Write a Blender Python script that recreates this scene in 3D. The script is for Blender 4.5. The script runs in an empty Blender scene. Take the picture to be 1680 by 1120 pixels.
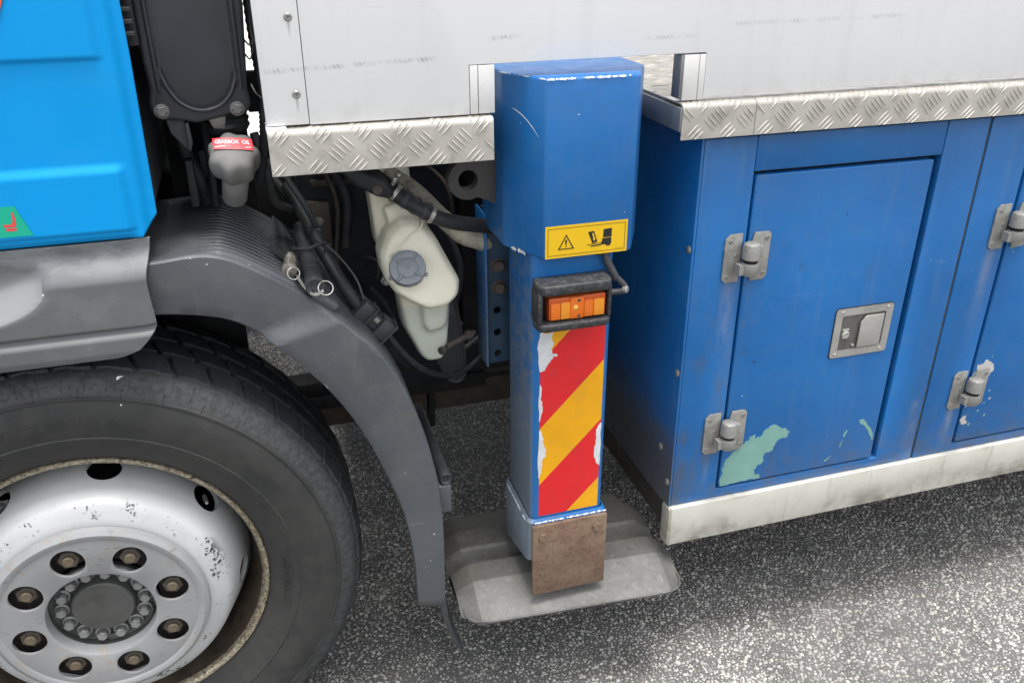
import bpy, bmesh, math, random
import numpy as np
from mathutils import Vector, Matrix, Euler
random.seed(7); rng = np.random.default_rng(11)
PI = math.pi
sc = bpy.context.scene
COL = sc.collection

# ------------------------------------------------------------------ camera, sky, sun, exposure
cam_d = bpy.data.cameras.new('camera'); cam = bpy.data.objects.new('camera', cam_d); COL.objects.link(cam)
right = Vector((0.9573, -0.2890, -0.0039)); down = Vector((-0.1309, -0.4216, -0.8973)); fwd = Vector((0.2577, 0.8595, -0.4414))
fwd.normalize(); right = (right - fwd * right.dot(fwd)).normalized(); down = fwd.cross(right)
m = Matrix((right, -down, -fwd)).transposed().to_4x4(); m.translation = (0, -1.375, 1.636)
cam.matrix_world = m
cam_d.sensor_width = 36; cam_d.lens = 30.0; cam_d.clip_start = 0.02; cam_d.clip_end = 2000
sc.camera = cam

SUN_EL, SUN_AZ = math.radians(84), math.radians(165)      # azimuth from +Y towards +X: a veiled sun high on the camera's side
w = bpy.data.worlds.new('World'); sc.world = w; w.use_nodes = True
nt = w.node_tree; nt.nodes.clear()
sky = nt.nodes.new('ShaderNodeTexSky'); sky.sky_type = 'NISHITA'; sky.sun_disc = False
sky.sun_elevation = SUN_EL; sky.sun_rotation = SUN_AZ; sky.air_density = 1.0; sky.dust_density = 3.0; sky.ozone_density = 1.0
hs = nt.nodes.new('ShaderNodeHueSaturation'); hs.inputs['Saturation'].default_value = 0.22
bg = nt.nodes.new('ShaderNodeBackground'); bg.inputs['Strength'].default_value = 0.14
ow = nt.nodes.new('ShaderNodeOutputWorld')
nt.links.new(sky.outputs[0], hs.inputs['Color']); nt.links.new(hs.outputs[0], bg.inputs['Color']); nt.links.new(bg.outputs[0], ow.inputs['Surface'])
sd = bpy.data.lights.new('sun', 'SUN'); sun = bpy.data.objects.new('sun', sd); COL.objects.link(sun)
sd.energy = 1.15; sd.angle = math.radians(20); sd.color = (1, .97, .93)
sdir = Vector((math.sin(SUN_AZ) * math.cos(SUN_EL), math.cos(SUN_AZ) * math.cos(SUN_EL), math.sin(SUN_EL)))
sun.rotation_euler = sdir.to_track_quat('Z', 'Y').to_euler(); sun.location = (0, 8, 12)
sc.view_settings.view_transform = 'Standard'; sc.view_settings.look = 'None'
sc.view_settings.exposure = 1.45; sc.view_settings.gamma = 1.0
sc.render.engine = 'CYCLES'
sc.cycles.max_bounces = 6; sc.cycles.diffuse_bounces = 3; sc.cycles.glossy_bounces = 3; sc.cycles.transmission_bounces = 2; sc.cycles.caustics_reflective = False; sc.cycles.caustics_refractive = False

# ------------------------------------------------------------------ node helper
class NT:
    def __init__(s, name):
        s.m = bpy.data.materials.new(name); s.m.use_nodes = True; s.t = s.m.node_tree; s.t.nodes.clear()
        s.out = s.t.nodes.new('ShaderNodeOutputMaterial'); s.b = s.t.nodes.new('ShaderNodeBsdfPrincipled')
        s.t.links.new(s.b.outputs[0], s.out.inputs[0])
        s.tc = s.t.nodes.new('ShaderNodeTexCoord'); s.P = s.tc.outputs['Object']; s._x = None
    def n(s, k): return s.t.nodes.new(k)
    def put(s, sock, v):
        if hasattr(v, 'is_linked') or isinstance(v, bpy.types.NodeSocket): s.t.links.new(v, sock)
        elif isinstance(v, (tuple, list)) and len(v) == 3 and sock.type == 'RGBA': sock.default_value = (*v, 1)
        else: sock.default_value = v
    def xyz(s):
        if s._x is None:
            q = s.n('ShaderNodeSeparateXYZ'); s.put(q.inputs[0], s.P); s._x = q.outputs
        return s._x
    def mth(s, op, a, b=0., c=None, clamp=False):
        q = s.n('ShaderNodeMath'); q.operation = op; q.use_clamp = clamp
        s.put(q.inputs[0], a); s.put(q.inputs[1], b)
        if c is not None: s.put(q.inputs[2], c)
        return q.outputs[0]
    def mul(s, a, b): return s.mth('MULTIPLY', a, b)
    def add(s, a, b): return s.mth('ADD', a, b)
    def mx(s, a, b): return s.mth('MAXIMUM', a, b)
    def rmp(s, v, a, b, c=0., d=1.):
        q = s.n('ShaderNodeMapRange'); q.interpolation_type = 'SMOOTHSTEP'
        lo, hi, c2, d2 = (a, b, c, d) if a < b else (b, a, d, c)
        s.put(q.inputs[0], v); q.inputs[1].default_value = lo; q.inputs[2].default_value = hi; q.inputs[3].default_value = c2; q.inputs[4].default_value = d2
        return q.outputs[0]
    def vec(s, sx=1, sy=1, sz=1, off=(0, 0, 0)):
        q = s.n('ShaderNodeMapping'); q.inputs['Scale'].default_value = (sx, sy, sz); q.inputs['Location'].default_value = off
        s.put(q.inputs[0], s.P); return q.outputs[0]
    def noise(s, sc_, det=4, ro=.55, v=None, dist=0.):
        q = s.n('ShaderNodeTexNoise'); q.inputs['Scale'].default_value = sc_; q.inputs['Detail'].default_value = min(det, 5)
        q.inputs['Roughness'].default_value = ro; q.inputs['Distortion'].default_value = dist
        s.put(q.inputs['Vector'], v if v is not None else s.P); return q.outputs[0]
    def voro(s, sc_, feat='F1', v=None, out='Distance'):
        q = s.n('ShaderNodeTexVoronoi'); q.feature = feat; q.inputs['Scale'].default_value = sc_
        s.put(q.inputs['Vector'], v if v is not None else s.P); return q.outputs[out]
    def mix(s, f, a, b):
        q = s.n('ShaderNodeMix'); q.data_type = 'RGBA'
        s.put(q.inputs[0], f); s.put(q.inputs[6], a); s.put(q.inputs[7], b); return q.outputs[2]
    def hsv(s, c, v):
        q = s.n('ShaderNodeHueSaturation'); s.put(q.inputs['Color'], c); s.put(q.inputs['Value'], v); return q.outputs[0]
    def bump(s, h, st, dist=.001):
        q = s.n('ShaderNodeBump'); q.inputs['Strength'].default_value = st; q.inputs['Distance'].default_value = dist
        s.put(q.inputs['Height'], h); s.t.links.new(q.outputs[0], s.b.inputs['Normal'])
    def fin(s, col, rough=.5, metal=0., spec=.5, coat=0., trans=0., sss=0.):
        s.put(s.b.inputs['Base Color'], col); s.put(s.b.inputs['Roughness'], rough); s.put(s.b.inputs['Metallic'], metal)
        s.put(s.b.inputs['Specular IOR Level'], spec); s.put(s.b.inputs['Coat Weight'], coat); s.b.inputs['Coat Roughness'].default_value = .12
        s.put(s.b.inputs['Transmission Weight'], trans)
        if sss: s.b.inputs['Subsurface Weight'].default_value = sss; s.b.inputs['Subsurface Radius'].default_value = (.02, .02, .018); s.b.inputs['Subsurface Scale'].default_value = .6
        return s.m

def worn(name, col, rough=.5, metal=0., var=.12, vs=9, dirt=None, da=.35, ds=14, chip=None, chs=60, cht=.74, bs=0., bsc=400, coat=0., spec=.5):
    """a painted or moulded surface: slow colour drift, grime blotches, tiny chips, fine relief"""
    g = NT(name)
    c = g.hsv(col, g.rmp(g.noise(vs, 5), .3, .7, 1 - var, 1 + var))
    r = g.rmp(g.noise(vs * 3, 6), .3, .7, max(.05, rough - .08), min(1, rough + .1))
    if dirt:
        k = g.mul(g.rmp(g.noise(ds, 8, .68), .45, .72), da); c = g.mix(k, c, dirt); r = g.mx(r, g.mul(k, .8))
    if chip:
        k = g.rmp(g.noise(chs, 3, .5), cht, cht + .02); c = g.mix(k, c, chip)
    if bs: g.bump(g.noise(bsc, 3), bs, .0006)
    return g.fin(c, r, metal, spec, coat)

M = {}
# cab paint
M['cab_blue'] = worn('cab_blue_paint', (.0005, .31, .73), .42, var=.035, vs=4, dirt=(.05, .30, .58), da=.10, ds=10, chip=(.30, .55, .75), chs=90, cht=.80, coat=.06, spec=.22)
M['cab_grey'] = worn('cab_dark_panel', (.05, .055, .06), .6, var=.15)
# body blue: one paint with grime, streaks and chips by place
def blue_paint():
    g = NT('body_blue_paint'); X, Y, Z = g.xyz()
    n1 = g.noise(5, 5); n2 = g.noise(22, 8, .7); n3 = g.noise(55, 6, .65)
    c = g.mix(g.rmp(n1, .3, .7), (.002, .110, .345), (.004, .132, .395))
    c = g.mix(g.mul(g.rmp(n2, .5, .75), .22), c, (.05, .12, .24))
    streak = g.noise(1, 6, .6, g.vec(60, 60, 3.2))
    c = g.mix(g.mul(g.rmp(streak, .52, .75), .16), c, (.12, .19, .28))
    c = g.mix(g.rmp(n3, .2, .8, .0, .05), c, (.17, .19, .19))
    # road film, heavier towards the foot of the end wall and of the leg
    foot = g.mul(g.rmp(Z, .86, .44), g.rmp(X, .7815, .7775))
    wall = g.mul(g.rmp(g.add(g.mul(n2, .7), foot), .55, 1.15), .9)
    c = g.mix(g.mul(wall, g.rmp(X, .70, .75)), c, (.085, .078, .068))
    leg = g.mul(g.mul(g.rmp(X, .4545, .449), g.rmp(Z, 1.10, 1.075)), g.rmp(g.add(g.mul(n3, .9), g.rmp(Z, 1.15, .35, .05, .50)), .42, .80))
    c = g.mix(g.mul(leg, .85), c, (.17, .195, .205))
    low = g.mul(g.rmp(Z, .62, .45), g.rmp(n2, .35, .7)); c = g.mix(g.mul(low, .55), c, (.11, .115, .11))
    # washed-down marks under hinges and at the post joints
    for (x0, wd, zt, zb, a) in ((.868, .024, .99, .68, .32), (.862, .012, .59, .47, .45), (1.508, .026, 1.0, .72, .28), (1.51, .02, .59, .47, .5), (1.404, .02, .62, .46, .4)):
        k = g.rmp(g.mth('ABSOLUTE', g.add(X, -x0)), wd, wd * .05)
        k = g.mul(g.mul(k, g.rmp(Z, zb, zb + (zt - zb) * .8)), g.rmp(Z, zt + .012, zt))
        k = g.mul(g.mul(k, g.rmp(g.noise(48, 5, .7, g.vec(1, 1, .25)), .3, .62)), a); c = g.mix(k, c, (.30, .295, .26))
    stile = g.mul(g.mul(g.rmp(X, .779, .786), g.rmp(X, .905, .885)), g.rmp(Z, 1.1, .75))
    c = g.mix(g.mul(g.mul(stile, g.rmp(g.noise(13, 5, .66, g.vec(1, 1, .45, (0, 0, 4))), .46, .66)), .55), c, (.085, .088, .08))
    edge = g.mul(g.rmp(X, .8995, .912), g.rmp(X, .935, .905)); c = g.mix(g.mul(g.mul(edge, g.rmp(n2, .45, .7)), .3), c, (.10, .12, .13))
    # darker handled smudges
    c = g.mix(g.mul(g.rmp(g.noise(17, 5, .6, g.vec(1, 1, .6, (3, 1, 2))), .62, .76), .35), c, (.03, .045, .07))
    mp = g.n('ShaderNodeMapping'); mp.inputs['Rotation'].default_value = (0, .5, 0); mp.inputs['Scale'].default_value = (9, 40, 260); g.put(mp.inputs[0], g.P)
    k = g.mul(g.rmp(g.noise(1, 3, .5, mp.outputs[0]), .70, .73), g.rmp(g.noise(4, 3), .5, .62)); c = g.mix(g.mul(k, .30), c, (.16, .27, .42))
    k = g.rmp(g.noise(120, 2, .4), .79, .80); c = g.mix(k, c, (.55, .60, .62))
    k = g.rmp(g.noise(70, 2, .4, g.vec(1, 1, 1, (5, 5, 5))), .80, .81); c = g.mix(k, c, (.025, .02, .018))
    g.bump(g.noise(160, 3), .08, .0008)
    return g.fin(c, g.rmp(n2, .3, .7, .34, .55), 0, .5, .12)
M['blue'] = blue_paint()
def white_paint():
    g = NT('white_panel_paint'); X, Y, Z = g.xyz()
    n1 = g.noise(2.2, 4); n2 = g.noise(30, 7, .65)
    c = g.mix(g.rmp(n1, .35, .65), (.785, .78, .765), (.82, .815, .80))
    c = g.mix(g.mul(g.rmp(n2, .55, .8), .12), c, (.45, .44, .40))
    c = g.mix(g.mul(g.rmp(g.noise(1, 5, .6, g.vec(26, 26, 1.6)), .5, .72), .13), c, (.52, .50, .46))
    c = g.mix(g.mul(g.rmp(g.noise(1, 4, .6, g.vec(3, 3, 90)), .62, .70), .10), c, (.45, .45, .45))
    # rubbed scuff lines with saw-tooth marks left along the side
    for (x0, x1, zc, sl, a) in ((.02, .30, 1.437, .030, .55), (.37, .44, 1.452, .06, .5), (.64, .75, 1.460, .0, .28), (.80, 1.18, 1.470, .010, .30)):
        zz = g.add(Z, g.mth('MULTIPLY_ADD', X, -sl, -zc + sl * .1))
        k = g.rmp(g.mth('ABSOLUTE', zz), .0055, .001)
        k = g.mul(k, g.mul(g.rmp(X, x0, x0 + .02), g.rmp(X, x1, x1 - .03)))
        tooth = g.rmp(g.mth('SINE', g.mul(g.add(X, g.mul(Z, .6)), 900)), -.4, .8, .35, 1)
        k = g.mul(g.mul(k, g.mul(tooth, g.rmp(g.noise(38, 5, .7), .38, .62))), a); c = g.mix(k, c, (.12, .12, .125))
    k = g.rmp(g.noise(75, 2, .4), .80, .81); c = g.mix(k, c, (.2, .19, .18))
    for (sx, sz) in ((.07, 1.511), (.07, 1.400)):    # run-off under the rivets
        k = g.mul(g.rmp(g.mth('ABSOLUTE', g.add(X, -sx)), .003, .0005), g.mul(g.rmp(Z, sz - .035, sz - .008), g.rmp(Z, sz + .002, sz)))
        c = g.mix(g.mul(k, .45), c, (.20, .17, .13))
    low = g.mul(g.rmp(Z, 1.39, 1.352), g.rmp(n2, .42, .7)); c = g.mix(g.mul(low, .22), c, (.36, .34, .30))
    g.bump(g.noise(14, 3), .05, .002)
    return g.fin(c, .42, 0, .4)
M['white'] = white_paint()
M['white_trim'] = worn('white_trim_paint', (.70, .69, .665), .5, var=.04, dirt=(.4, .38, .34), da=.2)
M['tread'] = worn('tread_plate_aluminium', (.50, .475, .425), .44, .40, var=.08, vs=14, dirt=(.27, .25, .21), da=.55, ds=30, bs=.15, bsc=260)
M['deck'] = worn('worn_deck_plate', (.30, .285, .255), .5, .3, var=.1, vs=14, dirt=(.17, .155, .13), da=.6, ds=25, bs=.15, bsc=260)
M['alu'] = worn('aluminium_strip', (.63, .63, .61), .40, .55, var=.06, dirt=(.30, .28, .24), da=.35, ds=12, bs=.06)
def sill_mat():
    g = NT('weathered_sill'); X, Y, Z = g.xyz()
    n2 = g.noise(9, 7, .65); st = g.noise(1, 5, .6, g.vec(40, 40, 4))
    c = g.mix(g.rmp(n2, .3, .7), (.66, .645, .575), (.58, .565, .49))
    k = g.mul(g.rmp(n2, .42, .66), g.rmp(Z, .43, .36)); c = g.mix(g.mul(k, .75), c, (.20, .18, .14))
    k = g.mul(g.rmp(st, .55, .74), g.rmp(X, .95, 1.25)); c = g.mix(g.mul(k, .6), c, (.22, .19, .15))
    k = g.mul(g.rmp(n2, .5, .72), g.rmp(Z, .445, .46)); c = g.mix(g.mul(k, .6), c, (.25, .23, .2))
    return g.fin(c, .45, .25)
M['sill'] = sill_mat()
M['sill_cap'] = worn('sill_cap_plastic', (.40, .38, .30), .6, dirt=(.12, .11, .09), da=.6, ds=40)
M['deck_edge'] = worn('grey_edge_strip', (.22, .225, .23), .45, .4, var=.12, dirt=(.10, .09, .08), da=.4)
def step_mat():
    g = NT('grey_step_plastic'); X, Y, Z = g.xyz(); n2 = g.noise(16, 7, .68); n3 = g.noise(6, 4)
    c = g.hsv((.122, .127, .131), g.rmp(n3, .3, .7, .92, 1.08))
    c = g.mix(g.mul(g.rmp(n2, .48, .72), .22), c, (.26, .26, .245))
    top = g.mul(g.rmp(Z, 1.12, 1.17), g.rmp(g.noise(28, 8, .72, g.vec(.5, 1, 1)), .40, .62)); c = g.mix(g.mul(top, .35), c, (.30, .31, .31))  # up-facing slope lightened in the colour, as if lit from above
    u = g.mul(g.add(X, .505), 1 / .162); rim = g.mth('MULTIPLY_ADD', g.mth('SQRT', g.mth('MAXIMUM', g.mth('MULTIPLY_ADD', g.mul(u, u), -1., 1.), 0.)), -.062, 1.128)
    worn_ = g.mul(g.rmp(g.mth('SUBTRACT', Z, rim), -.001, .003), g.mul(g.rmp(g.mth('ABSOLUTE', u), 1.0, .98), g.rmp(Z, 1.150, 1.128)))      # scuffed pale by boots
    c = g.mix(g.mul(worn_, .5), c, (.36, .37, .35))
    c = g.mix(g.rmp(g.noise(95, 2, .4), .785, .80), c, (.6, .6, .58))
    g.bump(g.noise(700, 2), .10, .0006)
    return g.fin(c, .50, 0, .45)
M['step'] = step_mat()
def guard_mat():
    g = NT('mudguard_plastic'); X, Y, Z = g.xyz(); n2 = g.noise(13, 8, .7); n3 = g.noise(5, 4)
    c = g.hsv((.074, .080, .087), g.rmp(n3, .3, .7, .9, 1.15))
    c = g.mix(g.mul(g.rmp(n2, .46, .72), .42), c, (.115, .118, .115))
    st = g.noise(1, 5, .65, g.vec(45, 45, 5)); c = g.mix(g.mul(g.rmp(st, .55, .72), .25), c, (.15, .15, .145))
    tan = g.mul(g.rmp(g.noise(7, 6, .6, g.vec(1, 1, .6, (2, 0, 0))), .56, .70), g.rmp(Z, .55, .75)); c = g.mix(g.mul(tan, .28), c, (.12, .10, .08))
    c = g.mix(g.mul(g.rmp(g.noise(1, 6, .7, g.vec(70, 70, 20)), .68, .72), .35), c, (.30, .30, .30))
    mp = g.n('ShaderNodeMapping'); mp.inputs['Rotation'].default_value = (0, .7, 0); mp.inputs['Scale'].default_value = (10, 40, 190); g.put(mp.inputs[0], g.P)
    k = g.mul(g.rmp(g.noise(1, 3, .5, mp.outputs[0]), .64, .68), g.rmp(g.noise(5, 3), .46, .6)); c = g.mix(g.mul(k, .4), c, (.17, .175, .18))
    c = g.mix(g.mul(g.rmp(g.noise(150, 4, .7), .55, .7), .3), c, (.14, .14, .135))
    c = g.mix(g.rmp(g.noise(100, 2, .4), .765, .78), c, (.40, .40, .38))
    g.bump(g.add(g.noise(600, 2), g.mul(g.noise(40, 4), 1.2)), .16, .0008)
    return g.fin(c, g.rmp(n2, .3, .7, .42, .62), 0, .5)
M['guard'] = guard_mat()
M['black'] = worn('black_plastic', (.020, .022, .026), .5, var=.2, dirt=(.07, .068, .062), da=.4, ds=22, bs=.1)
M['black_dusty'] = worn('dusty_black_plastic', (.040, .043, .048), .6, var=.15, dirt=(.10, .095, .085), da=.5, ds=18, bs=.12)
M['duct_bolt'] = worn('greyed_bolt', (.16, .155, .15), .6, .3, dirt=(.08, .075, .07), da=.5, ds=120)
M['duct'] = worn('air_duct_plastic', (.034, .037, .044), .42, var=.08, dirt=(.07, .07, .072), da=.25, ds=7, bs=.1, bsc=600)
M['dark'] = worn('dark_underbody', (.008, .0085, .0095), .8, var=.3, dirt=(.022, .019, .016), da=.4, ds=9)
M['navy'] = worn('dark_navy_tank', (.002, .006, .013), .6, var=.2, dirt=(.008, .008, .008), da=.4)
M['brown'] = worn('rusty_beam', (.050, .040, .032), .8, var=.25, dirt=(.10, .065, .042), da=.5, ds=18, bs=.2, bsc=120)
M['rubber'] = worn('rubber_hose', (.018, .019, .021), .55, var=.2, dirt=(.06, .057, .05), da=.35, ds=25)
M['lamp_rubber'] = worn('scuffed_rubber', (.022, .023, .025), .55, var=.2, dirt=(.15, .15, .145), da=.45, ds=110, bs=.4, bsc=250)
M['steel'] = worn('zinc_steel', (.46, .45, .42), .42, .7, var=.12, dirt=(.14, .12, .09), da=.6, ds=60)
M['hinge'] = worn('cast_hinge_metal', (.33, .325, .30), .58, .45, var=.12, vs=40, dirt=(.16, .145, .12), da=.6, ds=55, bs=.2, bsc=300)
M['latch'] = worn('brushed_stainless', (.58, .57, .535), .36, .75, var=.06, dirt=(.3, .28, .24), da=.3, ds=30)
M['latch_dark'] = worn('latch_recess', (.16, .155, .145), .5, .6, var=.2, dirt=(.04, .04, .04), da=.5, ds=60)
M['screw'] = worn('dull_screw', (.30, .29, .27), .5, .6, dirt=(.08, .07, .06), da=.5, ds=200)
M['bolt_dark'] = worn('dirty_bolt', (.10, .085, .07), .6, .4, var=.2, dirt=(.05, .04, .035), da=.6, ds=120)
M['gasket'] = worn('black_gasket', (.012, .012, .012), .7)
M['seam'] = worn('seam_sealant', (.045, .047, .042), .8, var=.3, dirt=(.10, .10, .09), da=.5, ds=40)
M['primer'] = worn('green_primer', (.185, .365, .315), .55, var=.07, vs=30, dirt=(.24, .42, .38), da=.4, ds=40)
M['chip_edge'] = worn('layered_paint_edge', (.10, .27, .42), .5, var=.3, vs=120)
M['bare'] = worn('bare_flaked_metal', (.52, .52, .49), .6, var=.1, vs=60, dirt=(.3, .28, .24), da=.5, ds=60)
M['chip_white'] = worn('exposed_white_primer', (.62, .66, .68), .6, var=.08)
M['yellow'] = worn('warning_yellow', (.80, .49, .008), .38, var=.03, dirt=(.5, .35, .05), da=.12)
M['ink'] = worn('black_print', (.014, .013, .012), .5)
M['red'] = worn('reflective_red', (.72, .018, .022), .36, var=.04, dirt=(.35, .05, .05), da=.25, ds=30, chip=(.3, .12, .1), chs=160, cht=.74)
M['amber_sheet'] = worn('reflective_yellow', (.83, .385, .004), .36, var=.04, dirt=(.5, .30, .04), da=.3, ds=30, chip=(.3, .2, .05), chs=160, cht=.74)
M['peel'] = worn('peeled_backing', (.66, .67, .67), .65, var=.06, vs=40, dirt=(.4, .4, .38), da=.35, ds=60)
def rust_mat():
    g = NT('rusty_steel_plate'); n1 = g.noise(20, 8, .7); n2 = g.noise(110, 6, .7)
    c = g.mix(g.rmp(n1, .3, .7), (.15, .088, .058), (.235, .165, .112))
    c = g.mix(g.mul(g.rmp(n2, .5, .68), .7), c, (.085, .042, .026)); c = g.mix(g.mul(g.rmp(g.noise(230, 4, .6), .6, .7), .5), c, (.30, .23, .16))
    g.bump(n2, .45, .001); return g.fin(c, .78, .1)
M['rust'] = rust_mat()
def foot_mat():
    g = NT('worn_grey_foot_steel'); n1 = g.noise(9, 6, .62); n2 = g.noise(60, 8, .75)
    c = g.mix(g.rmp(n1, .32, .68), (.105, .104, .097), (.150, .147, .136))
    c = g.mix(g.mul(g.rmp(n2, .48, .70), .35), c, (.25, .245, .228)); c = g.mix(g.mul(g.rmp(g.noise(70, 7, .75, g.vec(1, 1, 1, (4, 2, 0))), .54, .68), .45), c, (.065, .062, .056))
    c = g.mix(g.mul(g.rmp(g.noise(11, 6), .55, .72), .22), c, (.17, .135, .095))
    mp = g.n('ShaderNodeMapping'); mp.inputs['Rotation'].default_value = (0, 0, .5); mp.inputs['Scale'].default_value = (12, 220, 40); g.put(mp.inputs[0], g.P)
    c = g.mix(g.mul(g.rmp(g.noise(1, 4, .6, mp.outputs[0]), .64, .69), .35), c, (.30, .295, .275))
    c = g.mix(g.rmp(g.noise(170, 3), .70, .73), c, (.05, .04, .03))
    g.bump(n2, .25, .0012); return g.fin(c, .6, .2)
M['foot'] = foot_mat()
M['blue_dirty'] = worn('dirty_blue_paint', (.020, .055, .095), .6, var=.2, dirt=(.05, .055, .055), da=.7, ds=26)
M['eye'] = worn('grey_eye_plate', (.058, .054, .050), .6, .1, var=.15, dirt=(.05, .045, .04), da=.5, ds=30)
def lens_mat(nm, c, em=None):
    g = NT(nm); X, Y, Z = g.xyz()
    g.bump(g.mth('SINE', g.mul(X, 2600)), .5, .0008)
    mm = g.fin(c, .16, 0, .6, .6)
    return mm
M['lens'] = lens_mat('amber_lens', (.93, .19, .006)); M['lens_bright'] = lens_mat('amber_reflector_field', (.95, .33, .015)); M['lens_red'] = lens_mat('amber_lens_rim', (.72, .11, .008))
M['bulb'] = worn('bulb_glass', (.95, .55, .05), .1, coat=1)
def bottle_mat():
    g = NT('yellowed_translucent_plastic'); n = g.noise(12, 5); X, Y, Z = g.xyz()
    c = g.mix(g.rmp(n, .3, .7), (.80, .76, .60), (.86, .83, .68)); c = g.mix(g.mul(g.rmp(g.noise(26, 7, .68), .5, .72), .25), c, (.52, .46, .30))
    c = g.mix(g.rmp(Z, .955, .935, 0, .55), c, (.46, .56, .50))       # fluid level seen through the wall
    g.bump(g.noise(200, 2), .08); return g.fin(c, .42, 0, .5, 0, 0, .35)
M['bottle'] = bottle_mat()
M['bottle_cap'] = worn('grey_blue_cap', (.20, .215, .24), .34, var=.08, dirt=(.32, .34, .36), da=.4, ds=60)
M['oil_cap'] = worn('grey_oil_cap', (.17, .167, .16), .6, var=.08, dirt=(.24, .23, .215), da=.3, ds=40, bs=.25, bsc=500)
M['label_red'] = worn('red_label', (.74, .018, .035), .4, var=.03)
M['label_white'] = worn('white_print', (.80, .80, .80), .5)
M['green_sticker'] = worn('green_sticker', (.004, .43, .27), .4, var=.05)
M['seat_red'] = worn('seat_icon_red', (.80, .07, .07), .45); M['orange_stripe'] = worn('orange_stripe', (.85, .12, .02), .4)
M['cream'] = worn('dirty_cream_sleeve', (.42, .39, .31), .75, var=.15, vs=30, dirt=(.08, .07, .055), da=.8, ds=40)
M['clear'] = worn('cloudy_clear_sleeve', (.26, .24, .20), .3, var=.3, vs=60, dirt=(.13, .10, .07), da=.5, ds=50, coat=.6)
M['chain'] = worn('bright_chain_steel', (.60, .58, .53), .35, .8, dirt=(.2, .18, .14), da=.4, ds=200)
def tyre_mat():
    g = NT('tyre_rubber'); X, Y, Z = g.xyz()
    dx = g.add(X, .385); dz = g.add(Z, -.49); r = g.mth('SQRT', g.add(g.mul(dx, dx), g.mul(dz, dz))); a = g.mth('ARCTAN2', dz, dx)
    n1 = g.noise(6, 5); n2 = g.noise(34, 7, .68); n3 = g.noise(90, 5, .6)
    c = g.mix(g.rmp(n1, .3, .7), (.025, .0255, .0255), (.036, .036, .0345))
    side = g.mul(g.rmp(r, .47, .44), g.rmp(n2, .35, .7)); c = g.mix(g.mul(side, .5), c, (.056, .054, .049))
    sh = g.mul(g.mul(g.rmp(r, .435, .447), g.rmp(r, .488, .462)), g.rmp(n3, .3, .65)); c = g.mix(g.mul(sh, .6), c, (.075, .079, .084))
    saw = g.mth('FRACT', g.mul(a, 13.2)); cut = g.mul(g.mul(g.rmp(saw, .03, .05), g.rmp(saw, .11, .09)), g.mul(g.rmp(r, .447, .452), g.rmp(r, .474, .468)))
    saw2 = g.mth('FRACT', g.add(g.mul(a, 6.6), .37)); cut2 = g.mul(g.mul(g.rmp(saw2, .03, .04), g.rmp(saw2, .07, .06)), g.mul(g.rmp(r, .437, .44), g.rmp(r, .452, .449)))
    c = g.mix(g.rmp(g.noise(46, 2, .3), .815, .82), c, (.7, .7, .68))
    g.bump(g.add(g.add(g.mul(n3, .5), g.mul(n2, .5)), g.mul(g.mx(cut, cut2), -6.)), .6, .0018)
    return g.fin(c, g.rmp(n2, .3, .7, .58, .75), 0, .4)
M['tyre'] = tyre_mat()
M['block'] = worn('tread_rubber', (.019, .0205, .024), .66, var=.15, vs=30, dirt=(.05, .05, .052), da=.5, ds=35, bs=.3, bsc=200)
def rim_mat():
    g = NT('silver_wheel_paint'); X, Y, Z = g.xyz()
    dx = g.add(X, .385); dz = g.add(Z, -.49); r = g.mth('SQRT', g.add(g.mul(dx, dx), g.mul(dz, dz)))
    n1 = g.noise(7, 5); n2 = g.noise(42, 7, .7); n3 = g.noise(150, 5, .7)
    c = g.mix(g.rmp(n1, .3, .7), (.47, .475, .475), (.53, .535, .53)); c = g.mix(g.mul(g.rmp(n2, .5, .74), .22), c, (.36, .35, .32))
    band = g.mul(g.rmp(r, .196, .203), g.rmp(r, .236, .222)); k = g.mul(band, g.rmp(g.add(g.mul(n3, .6), g.mul(g.noise(16, 3), .55)), .655, .665)); c = g.mix(k, c, (.035, .035, .038))
    k = g.mul(g.rmp(n3, .74, .745), .8); c = g.mix(k, c, (.12, .11, .10))
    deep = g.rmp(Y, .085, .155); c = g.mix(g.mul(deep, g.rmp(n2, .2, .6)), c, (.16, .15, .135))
    g.bump(n1, .05, .001); return g.fin(c, .45, .15, .5)
M['rim'] = rim_mat()
def ringp_mat():
    g = NT('silver_ring_paint'); n1 = g.noise(8, 5); n2 = g.noise(26, 9, .74, None, 1.2); X, Y, Z = g.xyz()
    c = g.mix(g.rmp(n1, .3, .7), (.29, .297, .30), (.335, .34, .342))
    k = g.mul(g.rmp(n2, .54, .60), g.rmp(g.noise(9, 4, .5, g.vec(1, 1, 1, (.7, 0, .3))), .44, .56)); c = g.mix(g.mul(k, .8), c, (.32, .275, .22))
    k = g.mul(g.rmp(g.noise(1, 6, .7, g.vec(30, 30, 75)), .62, .66), .5); c = g.mix(k, c, (.17, .165, .16))
    return g.fin(c, .42, .2, .5)
M['ring'] = ringp_mat()
M['barrel'] = worn('rusty_rim_barrel', (.085, .066, .048), .55, .45, var=.25, vs=20, dirt=(.035, .030, .026), da=.7, ds=25)
def lip_mat():
    g = NT('worn_rim_lip'); n2 = g.noise(160, 7, .7); c = g.mix(g.rmp(n2, .42, .62), (.50, .45, .34), (.20, .155, .10)); c = g.mix(g.rmp(g.noise(130, 6, .7, g.vec(1, 1, 1, (3, 3, 3))), .56, .62), c, (.05, .045, .04))
    return g.fin(c, .40, .7)
M['lip'] = lip_mat()
M['hub'] = worn('dirty_hub', (.105, .105, .10), .5, .3, var=.15, dirt=(.06, .055, .05), da=.5, ds=30)
M['hub_bolt'] = worn('hub_bolt', (.30, .30, .29), .42, .55, var=.1, dirt=(.10, .095, .09), da=.5, ds=90)
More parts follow.
